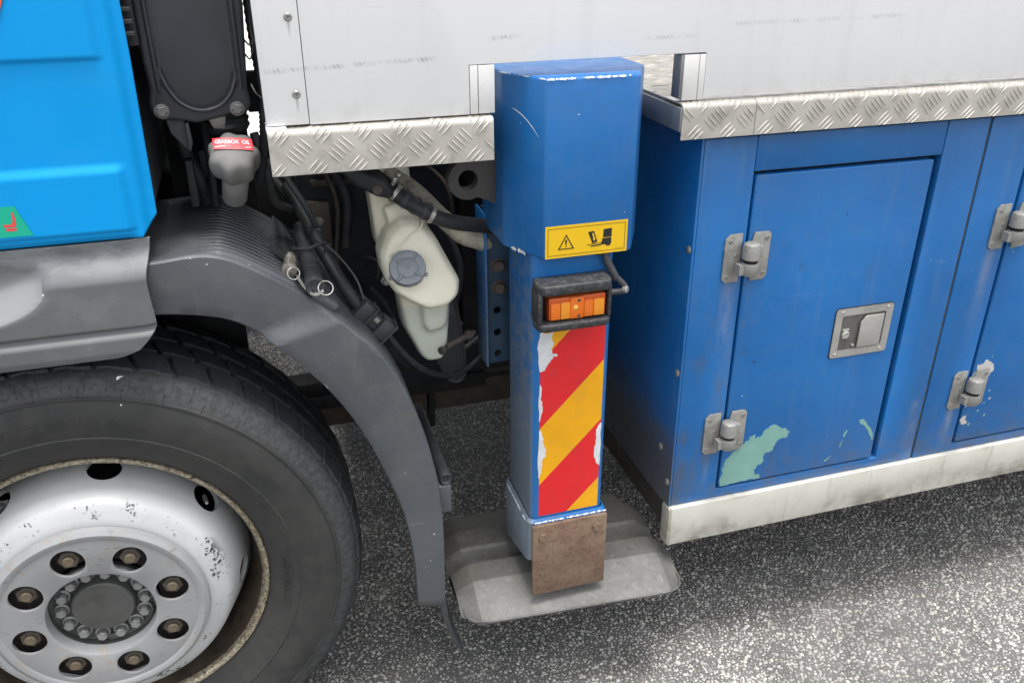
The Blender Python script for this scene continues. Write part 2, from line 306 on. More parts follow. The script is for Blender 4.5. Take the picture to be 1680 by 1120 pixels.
M['nut'] = worn('rusty_nut', (.11, .095, .08), .6, .35, var=.2, dirt=(.07, .05, .035), da=.6, ds=90)
M['nut_tip'] = worn('stud_tip', (.17, .135, .09), .55, .4, dirt=(.09, .065, .045), da=.5, ds=120)
M['hub_back'] = worn('hub_recess', (.055, .048, .042), .75, .1, var=.3, dirt=(.10, .085, .065), da=.5, ds=40)

# ------------------------------------------------------------------ mesh helpers
def link(o, parent):
    COL.objects.link(o)
    if parent is not None: o.parent = parent
    return o
def obj(name, verts, faces, mat, parent=None, smooth=None, loc=None):
    me = bpy.data.meshes.new(name); me.from_pydata([tuple(v) for v in verts], [], faces); me.materials.append(M[mat] if isinstance(mat, str) else mat)
    bm = bmesh.new(); bm.from_mesh(me); bmesh.ops.recalc_face_normals(bm, faces=bm.faces); bm.to_mesh(me); bm.free()
    if smooth is not None:
        me.polygons.foreach_set('use_smooth', [True] * len(me.polygons)); me.set_sharp_from_angle(angle=math.radians(smooth))
    o = bpy.data.objects.new(name, me); link(o, parent)
    if loc: o.location = loc
    return o
def thicken(o, t):
    """give an open pressed sheet its thickness, always on the side away from the street"""
    me = o.data
    if sum(p.normal.y * p.area for p in me.polygons if abs(p.normal.y) > .8) > 0: me.flip_normals()
    md = o.modifiers.new('s', 'SOLIDIFY'); md.thickness = t; md.offset = -1
def from_bm(name, bm, mat, parent=None, smooth=35, loc=None):
    bmesh.ops.recalc_face_normals(bm, faces=bm.faces)
    me = bpy.data.meshes.new(name); bm.to_mesh(me); bm.free(); me.materials.append(M[mat])
    if smooth is not None:
        me.polygons.foreach_set('use_smooth', [True] * len(me.polygons)); me.set_sharp_from_angle(angle=math.radians(smooth))
    o = bpy.data.objects.new(name, me); link(o, parent)
    if loc: o.location = loc
    return o
def bevel(bm, b, seg=2, ang=25):
    if b <= 0: return
    ed = [e for e in bm.edges if len(e.link_faces) == 2 and e.calc_face_angle(0) > math.radians(ang)]
    bmesh.ops.bevel(bm, geom=ed, offset=b, segments=seg, affect='EDGES', profile=.5, clamp_overlap=True)
def addbox(bm, x0, x1, y0, y1, z0, z1, mat=None):
    vs = [bm.verts.new(p) for p in ((x0, y0, z0), (x1, y0, z0), (x1, y1, z0), (x0, y1, z0), (x0, y0, z1), (x1, y0, z1), (x1, y1, z1), (x0, y1, z1))]
    if mat is not None:
        for v in vs: v.co = mat @ v.co
    for f in ((0, 3, 2, 1), (4, 5, 6, 7), (0, 1, 5, 4), (1, 2, 6, 5), (2, 3, 7, 6), (3, 0, 4, 7)): bm.faces.new([vs[i] for i in f])
def box(name, x0, x1, y0, y1, z0, z1, mat, parent, b=.002, seg=2, xf=None, loc=None):
    bm = bmesh.new(); addbox(bm, x0, x1, y0, y1, z0, z1); bmesh.ops.recalc_face_normals(bm, faces=bm.faces); bevel(bm, b, seg)
    if xf is not None: bm.transform(xf)
    return from_bm(name, bm, mat, parent, 35, loc)
def prism(name, pts, axis, a0, a1, mat, parent, b=.0015, seg=2, xf=None):
    """polygon pts in the plane across axis, extruded from a0 to a1"""
    def mk(p, a): return {'x': (a, p[0], p[1]), 'y': (p[0], a, p[1]), 'z': (p[0], p[1], a)}[axis]
    bm = bmesh.new(); lo = [bm.verts.new(mk(p, a0)) for p in pts]; hi = [bm.verts.new(mk(p, a1)) for p in pts]; n = len(pts)
    bm.faces.new(lo); bm.faces.new(hi[::-1])
    for i in range(n): bm.faces.new((lo[i], hi[i], hi[(i + 1) % n], lo[(i + 1) % n]))
    bmesh.ops.recalc_face_normals(bm, faces=bm.faces); bevel(bm, b, seg)
    if xf is not None: bm.transform(xf)
    return from_bm(name, bm, mat, parent, 35)
def rrect(x0, x1, z0, z1, r, n=5):
    out = []
    for cx, cz, a in ((x1 - r, z1 - r, 0), (x0 + r, z1 - r, 90), (x0 + r, z0 + r, 180), (x1 - r, z0 + r, 270)):
        for k in range(n + 1):
            t = math.radians(a + 90 * k / n); out.append((cx + r * math.cos(t), cz + r * math.sin(t)))
    return out
def crom(pts, n):
    P = [Vector(p) for p in pts]; P = [P[0] * 2 - P[1]] + P + [P[-1] * 2 - P[-2]]; out = []
    for i in range(1, len(P) - 2):
        for k in range(n):
            t = k / n; a, b, c, d = P[i - 1], P[i], P[i + 1], P[i + 2]
            out.append(.5 * ((2 * b) + (c - a) * t + (2 * a - 5 * b + 4 * c - d) * t * t + (3 * b - a - 3 * c + d) * t ** 3))
    out.append(P[-2]); return out
def tube_data(pts, r, n=12, cap=True):
    P = [Vector(p) for p in pts]; R = r if isinstance(r, (list, tuple)) else [r] * len(P)
    V, F = [], []; up = None
    for i, p in enumerate(P):
        t = (P[min(i + 1, len(P) - 1)] - P[max(i - 1, 0)])
        if t.length < 1e-9: t = Vector((0, 0, 1))
        t.normalize()
        if up is None: up = Vector((0, 0, 1)) if abs(t.z) < .9 else Vector((1, 0, 0))
        u = (up - t * up.dot(t)).normalized(); v = t.cross(u); up = u
        for k in range(n):
            a = 2 * PI * k / n; V.append(p + (u * math.cos(a) + v * math.sin(a)) * R[i])
    for i in range(len(P) - 1):
        for k in range(n): F.append((i * n + k, i * n + (k + 1) % n, (i + 1) * n + (k + 1) % n, (i + 1) * n + k))
    if cap: F.append(tuple(range(n))[::-1]); F.append(tuple((len(P) - 1) * n + k for k in range(n)))
    return V, F
def tube(name, pts, r, mat, parent, n=12, sm=6):
    if sm and len(pts) > 2:
        R = r
        if isinstance(r, (list, tuple)):
            R = []
            for i in range(len(r) - 1): R += [r[i] + (r[i + 1] - r[i]) * k / sm for k in range(sm)]
            R.append(r[-1])
        pts = crom(pts, sm); r = R
    V, F = tube_data(pts, r, n); return obj(name, V, F, mat, parent, 45)
def frame(o, zax, xh=(1, 0, 0)):
    z = Vector(zax).normalized(); x = Vector(xh); x = (x - z * x.dot(z)).normalized(); y = z.cross(x)
    mm = Matrix((x, y, z)).transposed().to_4x4(); mm.translation = o; return mm
def lathe_data(prof, n=48, mod=None):
    """profile (r, h) about local +Z"""
    V, F = [], []
    for (r, h) in prof:
        for k in range(n):
            a = 2 * PI * k / n; q = r * (mod(a, r, h) if mod else 1); V.append(Vector((q * math.cos(a), q * math.sin(a), h)))
    for i in range(len(prof) - 1):
        for k in range(n): F.append((i * n + k, i * n + (k + 1) % n, (i + 1) * n + (k + 1) % n, (i + 1) * n + k))
    return V, F
def lathe(name, prof, xf, mat, parent, n=48, smooth=35, mod=None, capends=(True, True)):
    V, F = lathe_data(prof, n, mod)
    if capends[0] and prof[0][0] > 1e-5: F.append(tuple(range(n)))
    if capends[1] and prof[-1][0] > 1e-5: F.append(tuple((len(prof) - 1) * n + k for k in range(n)))
    V = [xf @ v for v in V]
    o = obj(name, V, F, mat, parent, smooth)
    return o
def copy(o, parent, loc=None, rot=None):
    c = o.copy(); COL.objects.link(c); c.parent = parent
    if loc is not None: c.location = loc
    if rot is not None: c.rotation_euler = rot
    return c
def poly(name, pts, y, mat, parent, t=.0004):
    return prism(name, pts, 'y', y, y + t, mat, parent, 0)
def ragged(pts, amp=.004, it=3, seed=1):
    r = random.Random(seed); P = [Vector((p[0], p[1])) for p in pts]
    for k in range(it):
        Q = []
        for i, p in enumerate(P):
            q = P[(i + 1) % len(P)]; d = q - p; nn = Vector((-d.y, d.x)); Q.append(p); Q.append((p + q) / 2 + nn.normalized() * r.uniform(-1, 1) * min(amp, d.length * .35) if d.length > 1e-6 else p)
        P = Q; amp *= .6
    return [(p.x, p.y) for p in P]
def grow(pts, d):
    cx = sum(p[0] for p in pts) / len(pts); cz = sum(p[1] for p in pts) / len(pts); n = len(pts); out = []
    for i in range(n):
        a, b = pts[i - 1], pts[(i + 1) % n]; tx_, tz_ = b[0] - a[0], b[1] - a[1]; L = math.hypot(tx_, tz_) or 1; nx_, nz_ = tz_ / L, -tx_ / L; sg = 1 if nx_ * (pts[i][0] - cx) + nz_ * (pts[i][1] - cz) > 0 else -1
        k = d * random.uniform(.1, 1.3); out.append((pts[i][0] + nx_ * sg * k, pts[i][1] + nz_ * sg * k))
    return out
def text_data(s, size=1., ext=0., bold=0.):
    cu = bpy.data.curves.new('t', 'FONT'); cu.body = s; cu.size = size; cu.extrude = ext; cu.offset = size * bold; cu.resolution_u = 3
    o = bpy.data.objects.new('t', cu); COL.objects.link(o); bpy.context.view_layer.update()
    me = o.to_mesh(); V = [v.co.copy() for v in me.vertices]; F = [tuple(p.vertices) for p in me.polygons]; o.to_mesh_clear()
    bpy.data.objects.remove(o); bpy.data.curves.remove(cu); return V, F
def merge(*parts):
    V, F = [], []
    for v, f in parts:
        o = len(V); V += list(v); F += [tuple(i + o for i in q) for q in f]
    return V, F
def hexprism(r, h0, h1, ch=.15):
    prof = [(r, h0), (r, h1 - (h1 - h0) * ch), (r * .86, h1)]
    V, F = lathe_data(prof, 6); F.append(tuple(range(6))); F.append(tuple(12 + k for k in range(6))); return V, F
TOF = Matrix(((1, 0, 0), (0, 0, -1), (0, 1, 0))).to_4x4()      # local +Z -> world -Y (towards the kerb side the camera stands on), local Y -> world Z
def fronted(V): return [TOF @ Vector(v) for v in V]

# ------------------------------------------------------------------ the ground
def asphalt(name, tone):
    g = NT(name)
    if tone:
        at = g.n('ShaderNodeAttribute'); at.attribute_name = 'tone'; t = at.outputs['Fac']
        c = g.mix(g.rmp(t, .05, .9), (.165, .162, .156), (.48, .465, .43)); c = g.mix(g.rmp(t, .92, .98), c, (.62, .59, .52)); c = g.mix(g.rmp(t, .0, .03, .6, 0), c, (.20, .14, .10))
        c = g.mix(g.mul(g.rmp(g.noise(260, 3), .42, .68), .35), c, (.15, .147, .14)); c = g.hsv(c, g.mul(g.rmp(g.noise(1.7, 4), .3, .7, .80, 1.15), g.rmp(g.noise(9, 4), .35, .7, .88, 1.08)))
        c = g.mix(g.mul(g.rmp(g.noise(2.6, 5, .6, g.vec(1, 1, 1, (1.3, .4, 0))), .57, .68), .18), c, (.13, .127, .12))
        return g.fin(c, .62, 0, .45)
    v = g.voro(105, 'F1', None, 'Color'); d = g.voro(105, 'F1'); sx = g.n('ShaderNodeSeparateColor'); g.put(sx.inputs[0], v)
    stone = g.mix(g.rmp(sx.outputs[0], .2, .85), (.12, .118, .115), (.34, .33, .305)); c = g.mix(g.rmp(d, .35, .55), stone, (.06, .058, .056))
    c = g.hsv(c, g.rmp(g.noise(1.6, 4), .3, .7, .82, 1.15)); g.bump(g.mul(d, -1), .8, .006)
    return g.fin(c, .7, 0, .35)
M['asphalt'] = asphalt('coarse_asphalt', False); M['chips'] = asphalt('asphalt_chippings', True)
M['bitumen'] = worn('bitumen_bed', (.125, .122, .117), .7, var=.2)
gr = obj('ground', [(-60, -60, 0), (60, -60, 0), (60, 60, 0), (-60, 60, 0)], [(0, 1, 2, 3)], 'asphalt')
gr['kind'] = 'structure'
def chippings(x0, x1, y0, y1, s):
    nx, ny = int((x1 - x0) / s), int((y1 - y0) / s); gx, gy = np.meshgrid(np.arange(nx), np.arange(ny)); N = nx * ny
    cx = x0 + (gx.ravel() + .5 * (gy.ravel() % 2) + rng.uniform(-.36, .36, N)) * s; cy = y0 + (gy.ravel() + rng.uniform(-.36, .36, N)) * s
    K = 5; r = s * (.34 + .46 * rng.uniform(0, 1, N) ** 2.0); el = rng.uniform(.55, 1.0, N); rot = rng.uniform(0, 2 * PI, N); h = r * rng.uniform(.25, .75, N)
    V = np.zeros((N, 2 * K, 3)); tx = rng.normal(0, .22, N); ty = rng.normal(0, .22, N)
    for k in range(K):
        a = 2 * PI * k / K + rng.uniform(-.4, .4, N); q = r * rng.uniform(.8, 1.15, N)
        for lay, f, in ((0, 1.), (1, .62)):
            lx = np.cos(a) * q * f; ly = np.sin(a) * q * f * el
            V[:, lay * K + k, 0] = cx + lx * np.cos(rot) - ly * np.sin(rot); V[:, lay * K + k, 1] = cy + lx * np.sin(rot) + ly * np.cos(rot)
            V[:, lay * K + k, 2] = .0008 + (h + lx * tx + ly * ty if lay else 0)
    nv = N * 2 * K; base = np.arange(N)[:, None] * 2 * K
    quads = np.concatenate([base + np.array([k, (k + 1) % K, K + (k + 1) % K, K + k]) for k in range(K)], 1).reshape(-1)
    tops = (base + np.arange(K, 2 * K)).reshape(-1)
    me = bpy.data.meshes.new('asphalt_chippings'); me.vertices.add(nv); me.vertices.foreach_set('co', V.ravel())
    loops = np.concatenate([quads, tops]); nq = N * K; me.loops.add(len(loops)); me.loops.foreach_set('vertex_index', loops)
    me.polygons.add(nq + N); st = np.concatenate([np.arange(nq) * 4, nq * 4 + np.arange(N) * K]); me.polygons.foreach_set('loop_start', st)
    me.update(calc_edges=True)
    at = me.attributes.new('tone', 'FLOAT', 'POINT'); at.data.foreach_set('value', np.repeat(rng.uniform(0, 1, N), 2 * K))
    me.materials.append(M['chips']); o = bpy.data.objects.new('asphalt_chippings', me); COL.objects.link(o); return o
ch = chippings(-.62, 2.9, -.56, 1.7, .0083); ch.parent = gr; ch['kind'] = 'stuff'
bed = obj('bitumen_bed', [(-.62, -.56, .0004), (2.9, -.56, .0004), (2.9, 1.7, .0004), (-.62, 1.7, .0004)], [(0, 1, 2, 3)], 'bitumen', gr)

M['far_ground'] = worn('brightened_ground', (.52, .51, .47), .8, var=.1, vs=2, dirt=(.3, .29, .26), da=.4, ds=3)  # pale colour stands in for bright, overexposed ground beyond the truck
far_gr = obj('bright_far_ground', [(-60, 4.2, .004), (60, 4.2, .004), (60, 60, .004), (-60, 60, .004)], [(0, 1, 2, 3)], 'far_ground'); far_gr['kind'] = 'structure'
r_ = random.Random(4); V, F = [], []
for k in range(26):
    x, y, q = .187 + r_.gauss(0, .014), 1.42 + r_.gauss(0, .016), r_.uniform(.002, .006); o_ = len(V)
    for a in range(6): V.append((x + q * math.cos(a * PI / 3) * r_.uniform(.6, 1.2), y + q * math.sin(a * PI / 3) * r_.uniform(.6, 1.2), .0075 + r_.uniform(0, .002)))
    F.append(tuple(o_ + a for a in range(6)))
sp_ = obj('white_splash', V, F, 'peel', gr); sp_['kind'] = 'stuff'

# ------------------------------------------------------------------ the truck: one thing, everything below is a part of it
T = bpy.data.objects.new('crane_truck', None); COL.objects.link(T); T.empty_display_size = .2
T['label'] = 'blue and white truck with an outrigger leg and storage cabinet behind its front wheel'
T['category'] = 'truck'
def empty(name, parent, loc=(0, 0, 0)):
    o = bpy.data.objects.new(name, None); link(o, parent); o.location = loc; o.empty_display_size = .05; return o

# --- white body sides
sp = prism('side_panel', [(.0858, 1.353), (.3425, 1.353), (.3425, 1.4305), (.765, 1.4325), (.765, 1.3585), (4.6, 1.360), (4.6, 2.05), (.0858, 2.05)], 'y', 0, .026, 'white', T, .0012)
cp = box('corner_post', .020, .0848, 0.0, .03, 1.354, 2.05, 'white', T, .0015)
for z in (1.4, 1.511, 1.62, 1.73):
    if z == 1.4:
        V, F = lathe_data([(.0062, 0), (.0062, .0012), (.0045, .0028), (.0022, .0028), (.0016, .0012)], 16); F.append(tuple(64 + k for k in range(16)))
        rv0 = obj('rivet', fronted(V), F, 'screw', cp, 40, (.07, 0, z))
    else: copy(rv0, cp, (.07, 0, z))
for (a, b, s) in ((.3435, .3845, .357), (.7235, .7642, .7525)):
    box('edge_trim', a, s - .0006, -.0006, .026, 1.3535, 1.4295, 'white_trim', sp, .0008); box('edge_trim', s + .0006, b, -.0006, .026, 1.3535, 1.4295, 'white_trim', sp, .0008)
box('end_trim', .7175, .7228, .0004, .03, 1.356, 1.4300, 'deck_edge', sp, .0008)
box('packing_strip', .0185, .049, -.006, .02, 1.3445, 1.3525, 'label_white', T, .001)
box('front_bulkhead', .10, .12, .031, 2.47, 1.36, 2.05, 'white_trim', T, .002)
box('far_side_panel', .02, 4.6, 2.474, 2.5, 1.36, 2.05, 'white_trim', T, .002)

# --- tread-plate deck and rails
NU = Vector
def rail_map(u, y0=-.015, zb=1.279, zt=1.350, R=.010):
    """distance u up the front face and over the rounded top edge -> (y, z), normal"""
    L1 = zt - R - zb; L2 = R * PI / 2
    if u < L1: return (y0, zb + u), (-1, 0)
    if u < L1 + L2:
        a = (u - L1) / R; return (y0 + R - R * math.cos(a), zt - R + R * math.sin(a)), (-math.cos(a), math.sin(a))
    return (y0 + R + (u - L1 - L2), zt), (0, 1)
def bar_mesh(place, c, ang, ln=.0335, wd=.0050, hh=.0016):
    ca, sa = math.cos(ang), math.sin(ang); V, F = [], []
    for t, q in zip((-.5, -.25, 0, .25, .5), (0.0, .75, 1, .75, 0.0)):
        for s, h in ((-1, -.0003), (0, hh * (q ** .5)), (1, -.0003)):
            lx, lu = t * ln, s * wd * .5 * max(q, .05); V.append(place(c[0] + lx * ca - lu * sa, c[1] + lx * sa + lu * ca, h))
    for i in range(4):
        for k in range(2): a = i * 3 + k; F.append((a, a + 1, a + 4, a + 3))
    return V, F
def bars(place, x0, x1, uc, u0, u1, ph, P=.064):
    """five-bar lattice: groups lean one way on the centre rows and the other way between them"""
    parts = []
    for i in range(int(math.floor(x0 / P)) - 1, int(x1 / P) + 2):
        for j in range(-int((uc - u0) / (P / 2)) - 1, int((u1 - uc) / (P / 2)) + 2):
            cx = i * P + ph + (P / 2 if j % 2 else 0); cu = uc + j * P / 2; ang = math.radians(-45 if j % 2 == 0 else 45)
            for k in (-2, -1, 0, 1, 2):
                q = (cx - math.sin(ang) * k * .0083, cu + math.cos(ang) * k * .0083)
                if x0 + .004 < q[0] < x1 - .004 and u0 + .003 < q[1] < u1: parts.append(bar_mesh(place, q, ang))
    return merge(*parts)
def rail(x0, x1, zb, ph, name='tread_plate_rail'):
    zt = 1.350; n = 6; prof = [(-.012, zb), (-.015, zb)] + [rail_map(zt - .01 - zb + .01 * PI / 2 * k / n, zb=zb)[0] for k in range(n + 1)] + [(.06, zt), (.06, zt - .003), (-.003, zt - .003), (-.012, zt - .012)]
    o = prism(name, prof, 'x', x0, x1, 'tread', T, .0005, 1)
    def place(x, u, h):
        (y, z), (ny, nz) = rail_map(max(u, .0008), zb=zb); return Vector((min(max(x, x0 + .0006), x1 - .0006), y + ny * h, z + nz * h))
    V, F = bars(place, x0, x1, .036, 0, .086, ph); b = obj('raised_bars', V, F, 'tread', o, 50); b['kind'] = 'stuff'
    return o
rail(.019, .3785, 1.279, .0); rail(.7205, .8655, 1.287, .018); rail(.8665, 4.6, 1.287, .03)
dk = prism('deck', [(.10, .061), (.3785, .061), (.3785, .42), (.7215, .42), (.7215, .061), (4.58, .061), (4.58, 2.47), (.10, 2.47)], 'z', 1.30, 1.349, 'deck', T, .0008, 1)
V, F = bars(lambda x, u, h: Vector((max(x, .7225), max(u, .0615), 1.349 + h)), .7235, 1.05, .1, .062, .62, .02)
o = obj('raised_bars', V, F, 'deck', dk, 50); o['kind'] = 'stuff'
box('deck_edge_strip', .7160, .7200, -.0145, .42, 1.302, 1.3432, 'deck_edge', T, .001)
box('deck_seam', .7225, .80, .17, .1715, 1.3492, 1.3498, 'ink', dk, 0)

# --- outrigger leg
LEG = empty('outrigger_leg', T, (.53, .07, .28)); LEG.location = (0, 0, 0)
zt, zb = 1.4085, 1.0965
def cov(zz, ins=0): return [(.463, -.031), (.629, -.031), (.678, .061), (.678, .21), (.414, .21), (.414, .061)]
bm = bmesh.new(); lo = [bm.verts.new((x, y, zb)) for x, y in cov(0)]; hi = [bm.verts.new((x, y, zt)) for x, y in cov(0)]; n = 6
bm.faces.new(lo); bm.faces.new(hi)
for i in range(n): bm.faces.new((lo[i], lo[(i + 1) % n], hi[(i + 1) % n], hi[i]))
bmesh.ops.recalc_face_normals(bm, faces=bm.faces); bevel(bm, .0055, 3)
from_bm('leg_cover', bm, 'blue', LEG)
def chips_line(name, p0, p1, nrm, parent, n=26, w=.0035, seed=3, mat='chip_white', gap=.25):
    """flakes of exposed primer along a worn edge"""
    r = random.Random(seed); p0, p1, nrm = Vector(p0), Vector(p1), Vector(nrm).normalized(); d = (p1 - p0); L = d.length; d.normalize(); s = d.cross(nrm); V, F = [], []; t = 0
    while t < L:
        ln = r.uniform(.002, .022) if r.random() > .3 else r.uniform(.001, .004)
        if r.random() > gap:
            o = len(V); k = max(3, int(ln / .0012)); up, dn = [], []
            for i in range(k + 1):
                tt = t + ln * i / k; env = min(1, 3 * min(i, k - i) / k + .1)
                up.append(p0 + d * tt + s * w * env * r.uniform(.15, 1.) + nrm * .0004); dn.append(p0 + d * tt - s * w * env * r.uniform(.15, .9) + nrm * .0004)
            V += up + dn
            for i in range(k): F.append((o + i, o + i + 1, o + k + 2 + i, o + k + 1 + i))
        t += ln * r.uniform(.8, 1.15)
    o = obj(name, V, F, mat, parent); o['kind'] = 'stuff'; return o
chips_line('paint_chips', (.463, -.0314, zt - .002), (.629, -.0314, zt - .002), (0, -1, .5), LEG, w=.0030, seed=3, gap=.10)
chips_line('paint_chips', (.463, -.0305, zt - .0015), (.416, .060, zt - .0015), (-1, -.5, .6), LEG, w=.002, seed=5, gap=.35)
chips_line('paint_chips', (.440, .006, zb + .003), (.428, .032, zb + .004), (-1, -.53, 0), LEG, w=.006, seed=8, gap=.05)
# a long scrape on the chamfer
P_ = [Vector((.4255 + .030 * t, .040 - .058 * t, 1.352 - .010 * t - .030 * t * t)) for t in (0, .2, .4, .6, .8, 1)]
V, F = [], []; 
for i, p in enumerate(P_):
    wdt = .0012 if 0 < i < 5 else .0003; V += [p + Vector((-.0006, -.0003, wdt)), p + Vector((-.0006, -.0003, -wdt))]
F = [(2 * i, 2 * i + 1, 2 * i + 3, 2 * i + 2) for i in range(5)]; obj('scrape_mark', V, F, 'chip_white', LEG)
# leg tube with rounded corners
bm = bmesh.new(); pr = rrect(.449, .6085, -.010, .150, .014, 6); lo = [bm.verts.new((x, y, .45)) for x, y in pr]; hi = [bm.verts.new((x, y, 1.13)) for x, y in pr]; n = len(pr)
for i in range(n): bm.faces.new((lo[i], lo[(i + 1) % n], hi[(i + 1) % n], hi[i]))
bm.faces.new(lo); bm.faces.new(hi); from_bm('leg_tube', bm, 'blue', LEG, 30)
# socket at the foot of the tube: sides taper down towards the back
bm = bmesh.new(); prc = rrect(.4405, .617, -.0175, .158, .016, 5); n = len(prc)
def zbot(y): return .412 - max(0, (y + .0175)) * .30
lo = [bm.verts.new((x, y, zbot(y))) for x, y in prc]; hi = [bm.verts.new((x, y, .5085)) for x, y in prc]; pin = rrect(.447, .6105, -.0115, .152, .014, 5); hi2 = [bm.verts.new((x, y, .514)) for x, y in pin]
for i in range(n):
    j = (i + 1) % n; bm.faces.new((lo[i], lo[j], hi[j], hi[i])); bm.faces.new((hi[i], hi[j], hi2[j], hi2[i]))
bm.faces.new(lo); from_bm('leg_socket', bm, 'blue', LEG, 50)
chips_line('paint_chips', (.455, -.0180, .509), (.613, -.0180, .509), (0, -1, .8), LEG, w=.0028, seed=21, gap=.15)
chips_line('paint_chips', (.4402, -.004, .508), (.4402, .13, .508), (-1, 0, .8), LEG, w=.0026, seed=22, gap=.1)
box('rusty_plate', .4485, .6145, -.0265, -.0178, .3215, .505, 'rust', LEG, .0015)
V, F = hexprism(.0105, 0, .006); rb = obj('plate_bolt', fronted(V), F, 'rust', LEG, 30, (.470, -.0265, .477)); rb['label'] = 'rusted bolt head on the leg plate'
copy(rb, LEG, (.592, -.0265, .478), (0, .4, 0))
# warning chevrons
x0, x1, z0, z1 = .4655, .5965, .520, .944
def clip_band(c0, c1, sl=1.045):
    """band between z = c0 + sl*(x-x0) and c1 + ..., clipped to the sheet"""
    pts = [(x0, c0), (x1, c0 + sl * (x1 - x0)), (x1, c1 + sl * (x1 - x0)), (x0, c1)]
    def cut(P, keep, val, ax):
        out = []
        for i, p in enumerate(P):
            q = P[(i + 1) % len(P)]; a = (p[ax] - val) * keep >= 0; b = (q[ax] - val) * keep >= 0
            if a: out.append(p)
            if a != b: t = (val - p[ax]) / (q[ax] - p[ax]); out.append((p[0] + (q[0] - p[0]) * t, p[1] + (q[1] - p[1]) * t))
        return out
    return cut(cut(pts, 1, z0, 1), -1, z1, 1)
for (a, b, mt, lb) in ((.30, .4555, 'amber_sheet', 'yellow'), (.4555, .598, 'red', 'red'), (.598, .733, 'amber_sheet', 'yellow'), (.733, .882, 'red', 'red'), (.882, 1.03, 'amber_sheet', 'yellow')):
    P_ = clip_band(a, b)
    if len(P_) >= 3: poly('chevron_stripe', P_, -.0106, mt, LEG, .0005)['label'] = lb + ' reflective stripe on the outrigger leg'
L_ = lambda pts, am, sd: [(x, z) for x, z in ragged(pts, am, 3, sd)]
poly('peeled_patch', L_([(.4640, .944), (.490, .944), (.493, .920), (.488, .905), (.500, .892), (.487, .885), (.480, .872), (.4640, .862)], .005, 4), -.0110, 'peel', LEG, .0004)
poly('peeled_patch', L_([(.4640, .835), (.4675, .83), (.467, .80), (.471, .785), (.467, .76), (.4640, .75)], .002, 5), -.0110, 'peel', LEG, .0004)
poly('peeled_patch', L_([(.4640, .73), (.470, .725), (.472, .70), (.480, .682), (.478, .665), (.471, .655), (.470, .63), (.4640, .615)], .003, 6), -.0110, 'peel', LEG, .0004)
poly('peeled_patch', L_([(.5975, .725), (.590, .718), (.588, .69), (.584, .66), (.590, .63), (.5975, .622)], .003, 7), -.0110, 'peel', LEG, .0004)
# warning plate
WL = empty('warning_label', LEG); WL.parent = T
lx0, lx1, lz0, lz1, ly = .4645, .6205, 1.0985, 1.158, -.0316
poly('label_plate', [(lx0, lz0), (lx1, lz0), (lx1, lz1), (lx0, lz1)], ly, 'yellow', WL, .0004)
yk = ly - .0003
def pr_poly(pts): return [(p[0], yk, p[1]) for p in pts], [tuple(range(len(pts)))]
def fr(a, b, c, d, t): return [pr_poly(q) for q in ([(a, c), (b, c), (b, c + t), (a, c + t)], [(a, d - t), (b, d - t), (b, d), (a, d)], [(a, c + t), (a + t, c + t), (a + t, d - t), (a, d - t)], [(b - t, c + t), (b, c + t), (b, d - t), (b - t, d - t)])]
ink = fr(lx0 + .0045, lx1 - .0045, lz0 + .0045, lz1 - .0045, .0009)
tx, tz = .5035, 1.1135; tw, th = .0155, .028
def tri_ring(cx, z0, hw, h, t):
    o = [(cx - hw, z0), (cx + hw, z0), (cx, z0 + h)]; i = [(cx - hw + t * 1.9, z0 + t), (cx + hw - t * 1.9, z0 + t), (cx, z0 + h - t * 2.2)]
    V = [(p[0], yk, p[1]) for p in o + i]; return V, [(0, 1, 4, 3), (1, 2, 5, 4), (2, 0, 3, 5)]
ink.append(tri_ring(tx, tz, tw, th, .0019))
ink.append(pr_poly([(tx - .0013, tz + .008), (tx + .0008, tz + .008), (tx + .0019, tz + .018), (tx - .0019, tz + .018)])); ink.append(pr_poly([(tx + .0014 * math.cos(a * PI / 4), tz + .0052 + .0014 * math.sin(a * PI / 4)) for a in range(8)]))
# crushing pictogram: descending leg on a foot
ink.append(pr_poly([(.5445, 1.1415), (.5560, 1.1425), (.5630, 1.1215), (.5535, 1.1190)]))
ink.append(pr_poly([(.5430, 1.1165), (.5720, 1.1180), (.5735, 1.1195), (.5430, 1.1178)])); ink.append(pr_poly([(.5500, 1.1130), (.5700, 1.1140), (.5720, 1.1165), (.5510, 1.1155)]))
ink.append(pr_poly([(.5735, 1.1285), (.5900, 1.1285), (.5900, 1.1450), (.5740, 1.1440)])); ink.append(pr_poly([(.5725, 1.1270), (.5895, 1.1275), (.5900, 1.1180), (.5870, 1.1120), (.5800, 1.1125), (.5795, 1.1150), (.5700, 1.1155)]))
for k in range(6): ink.append(pr_poly([(.5965 + k * .0028, 1.1058), (.5985 + k * .0028, 1.1058), (.5985 + k * .0028, 1.1064), (.5965 + k * .0028, 1.1064)]))
V, F = merge(*ink); obj('label_print', V, F, 'ink', WL)
yk2 = yk - .0002
ar = [(.5520, 1.1385), (.5548, 1.1388), (.5575, 1.1300), (.5590, 1.1302), (.5572, 1.1235), (.5538, 1.1278), (.5552, 1.1290)]
obj('label_arrow', [(p[0], yk2, p[1]) for p in ar], [tuple(range(len(ar)))], 'yellow', WL)
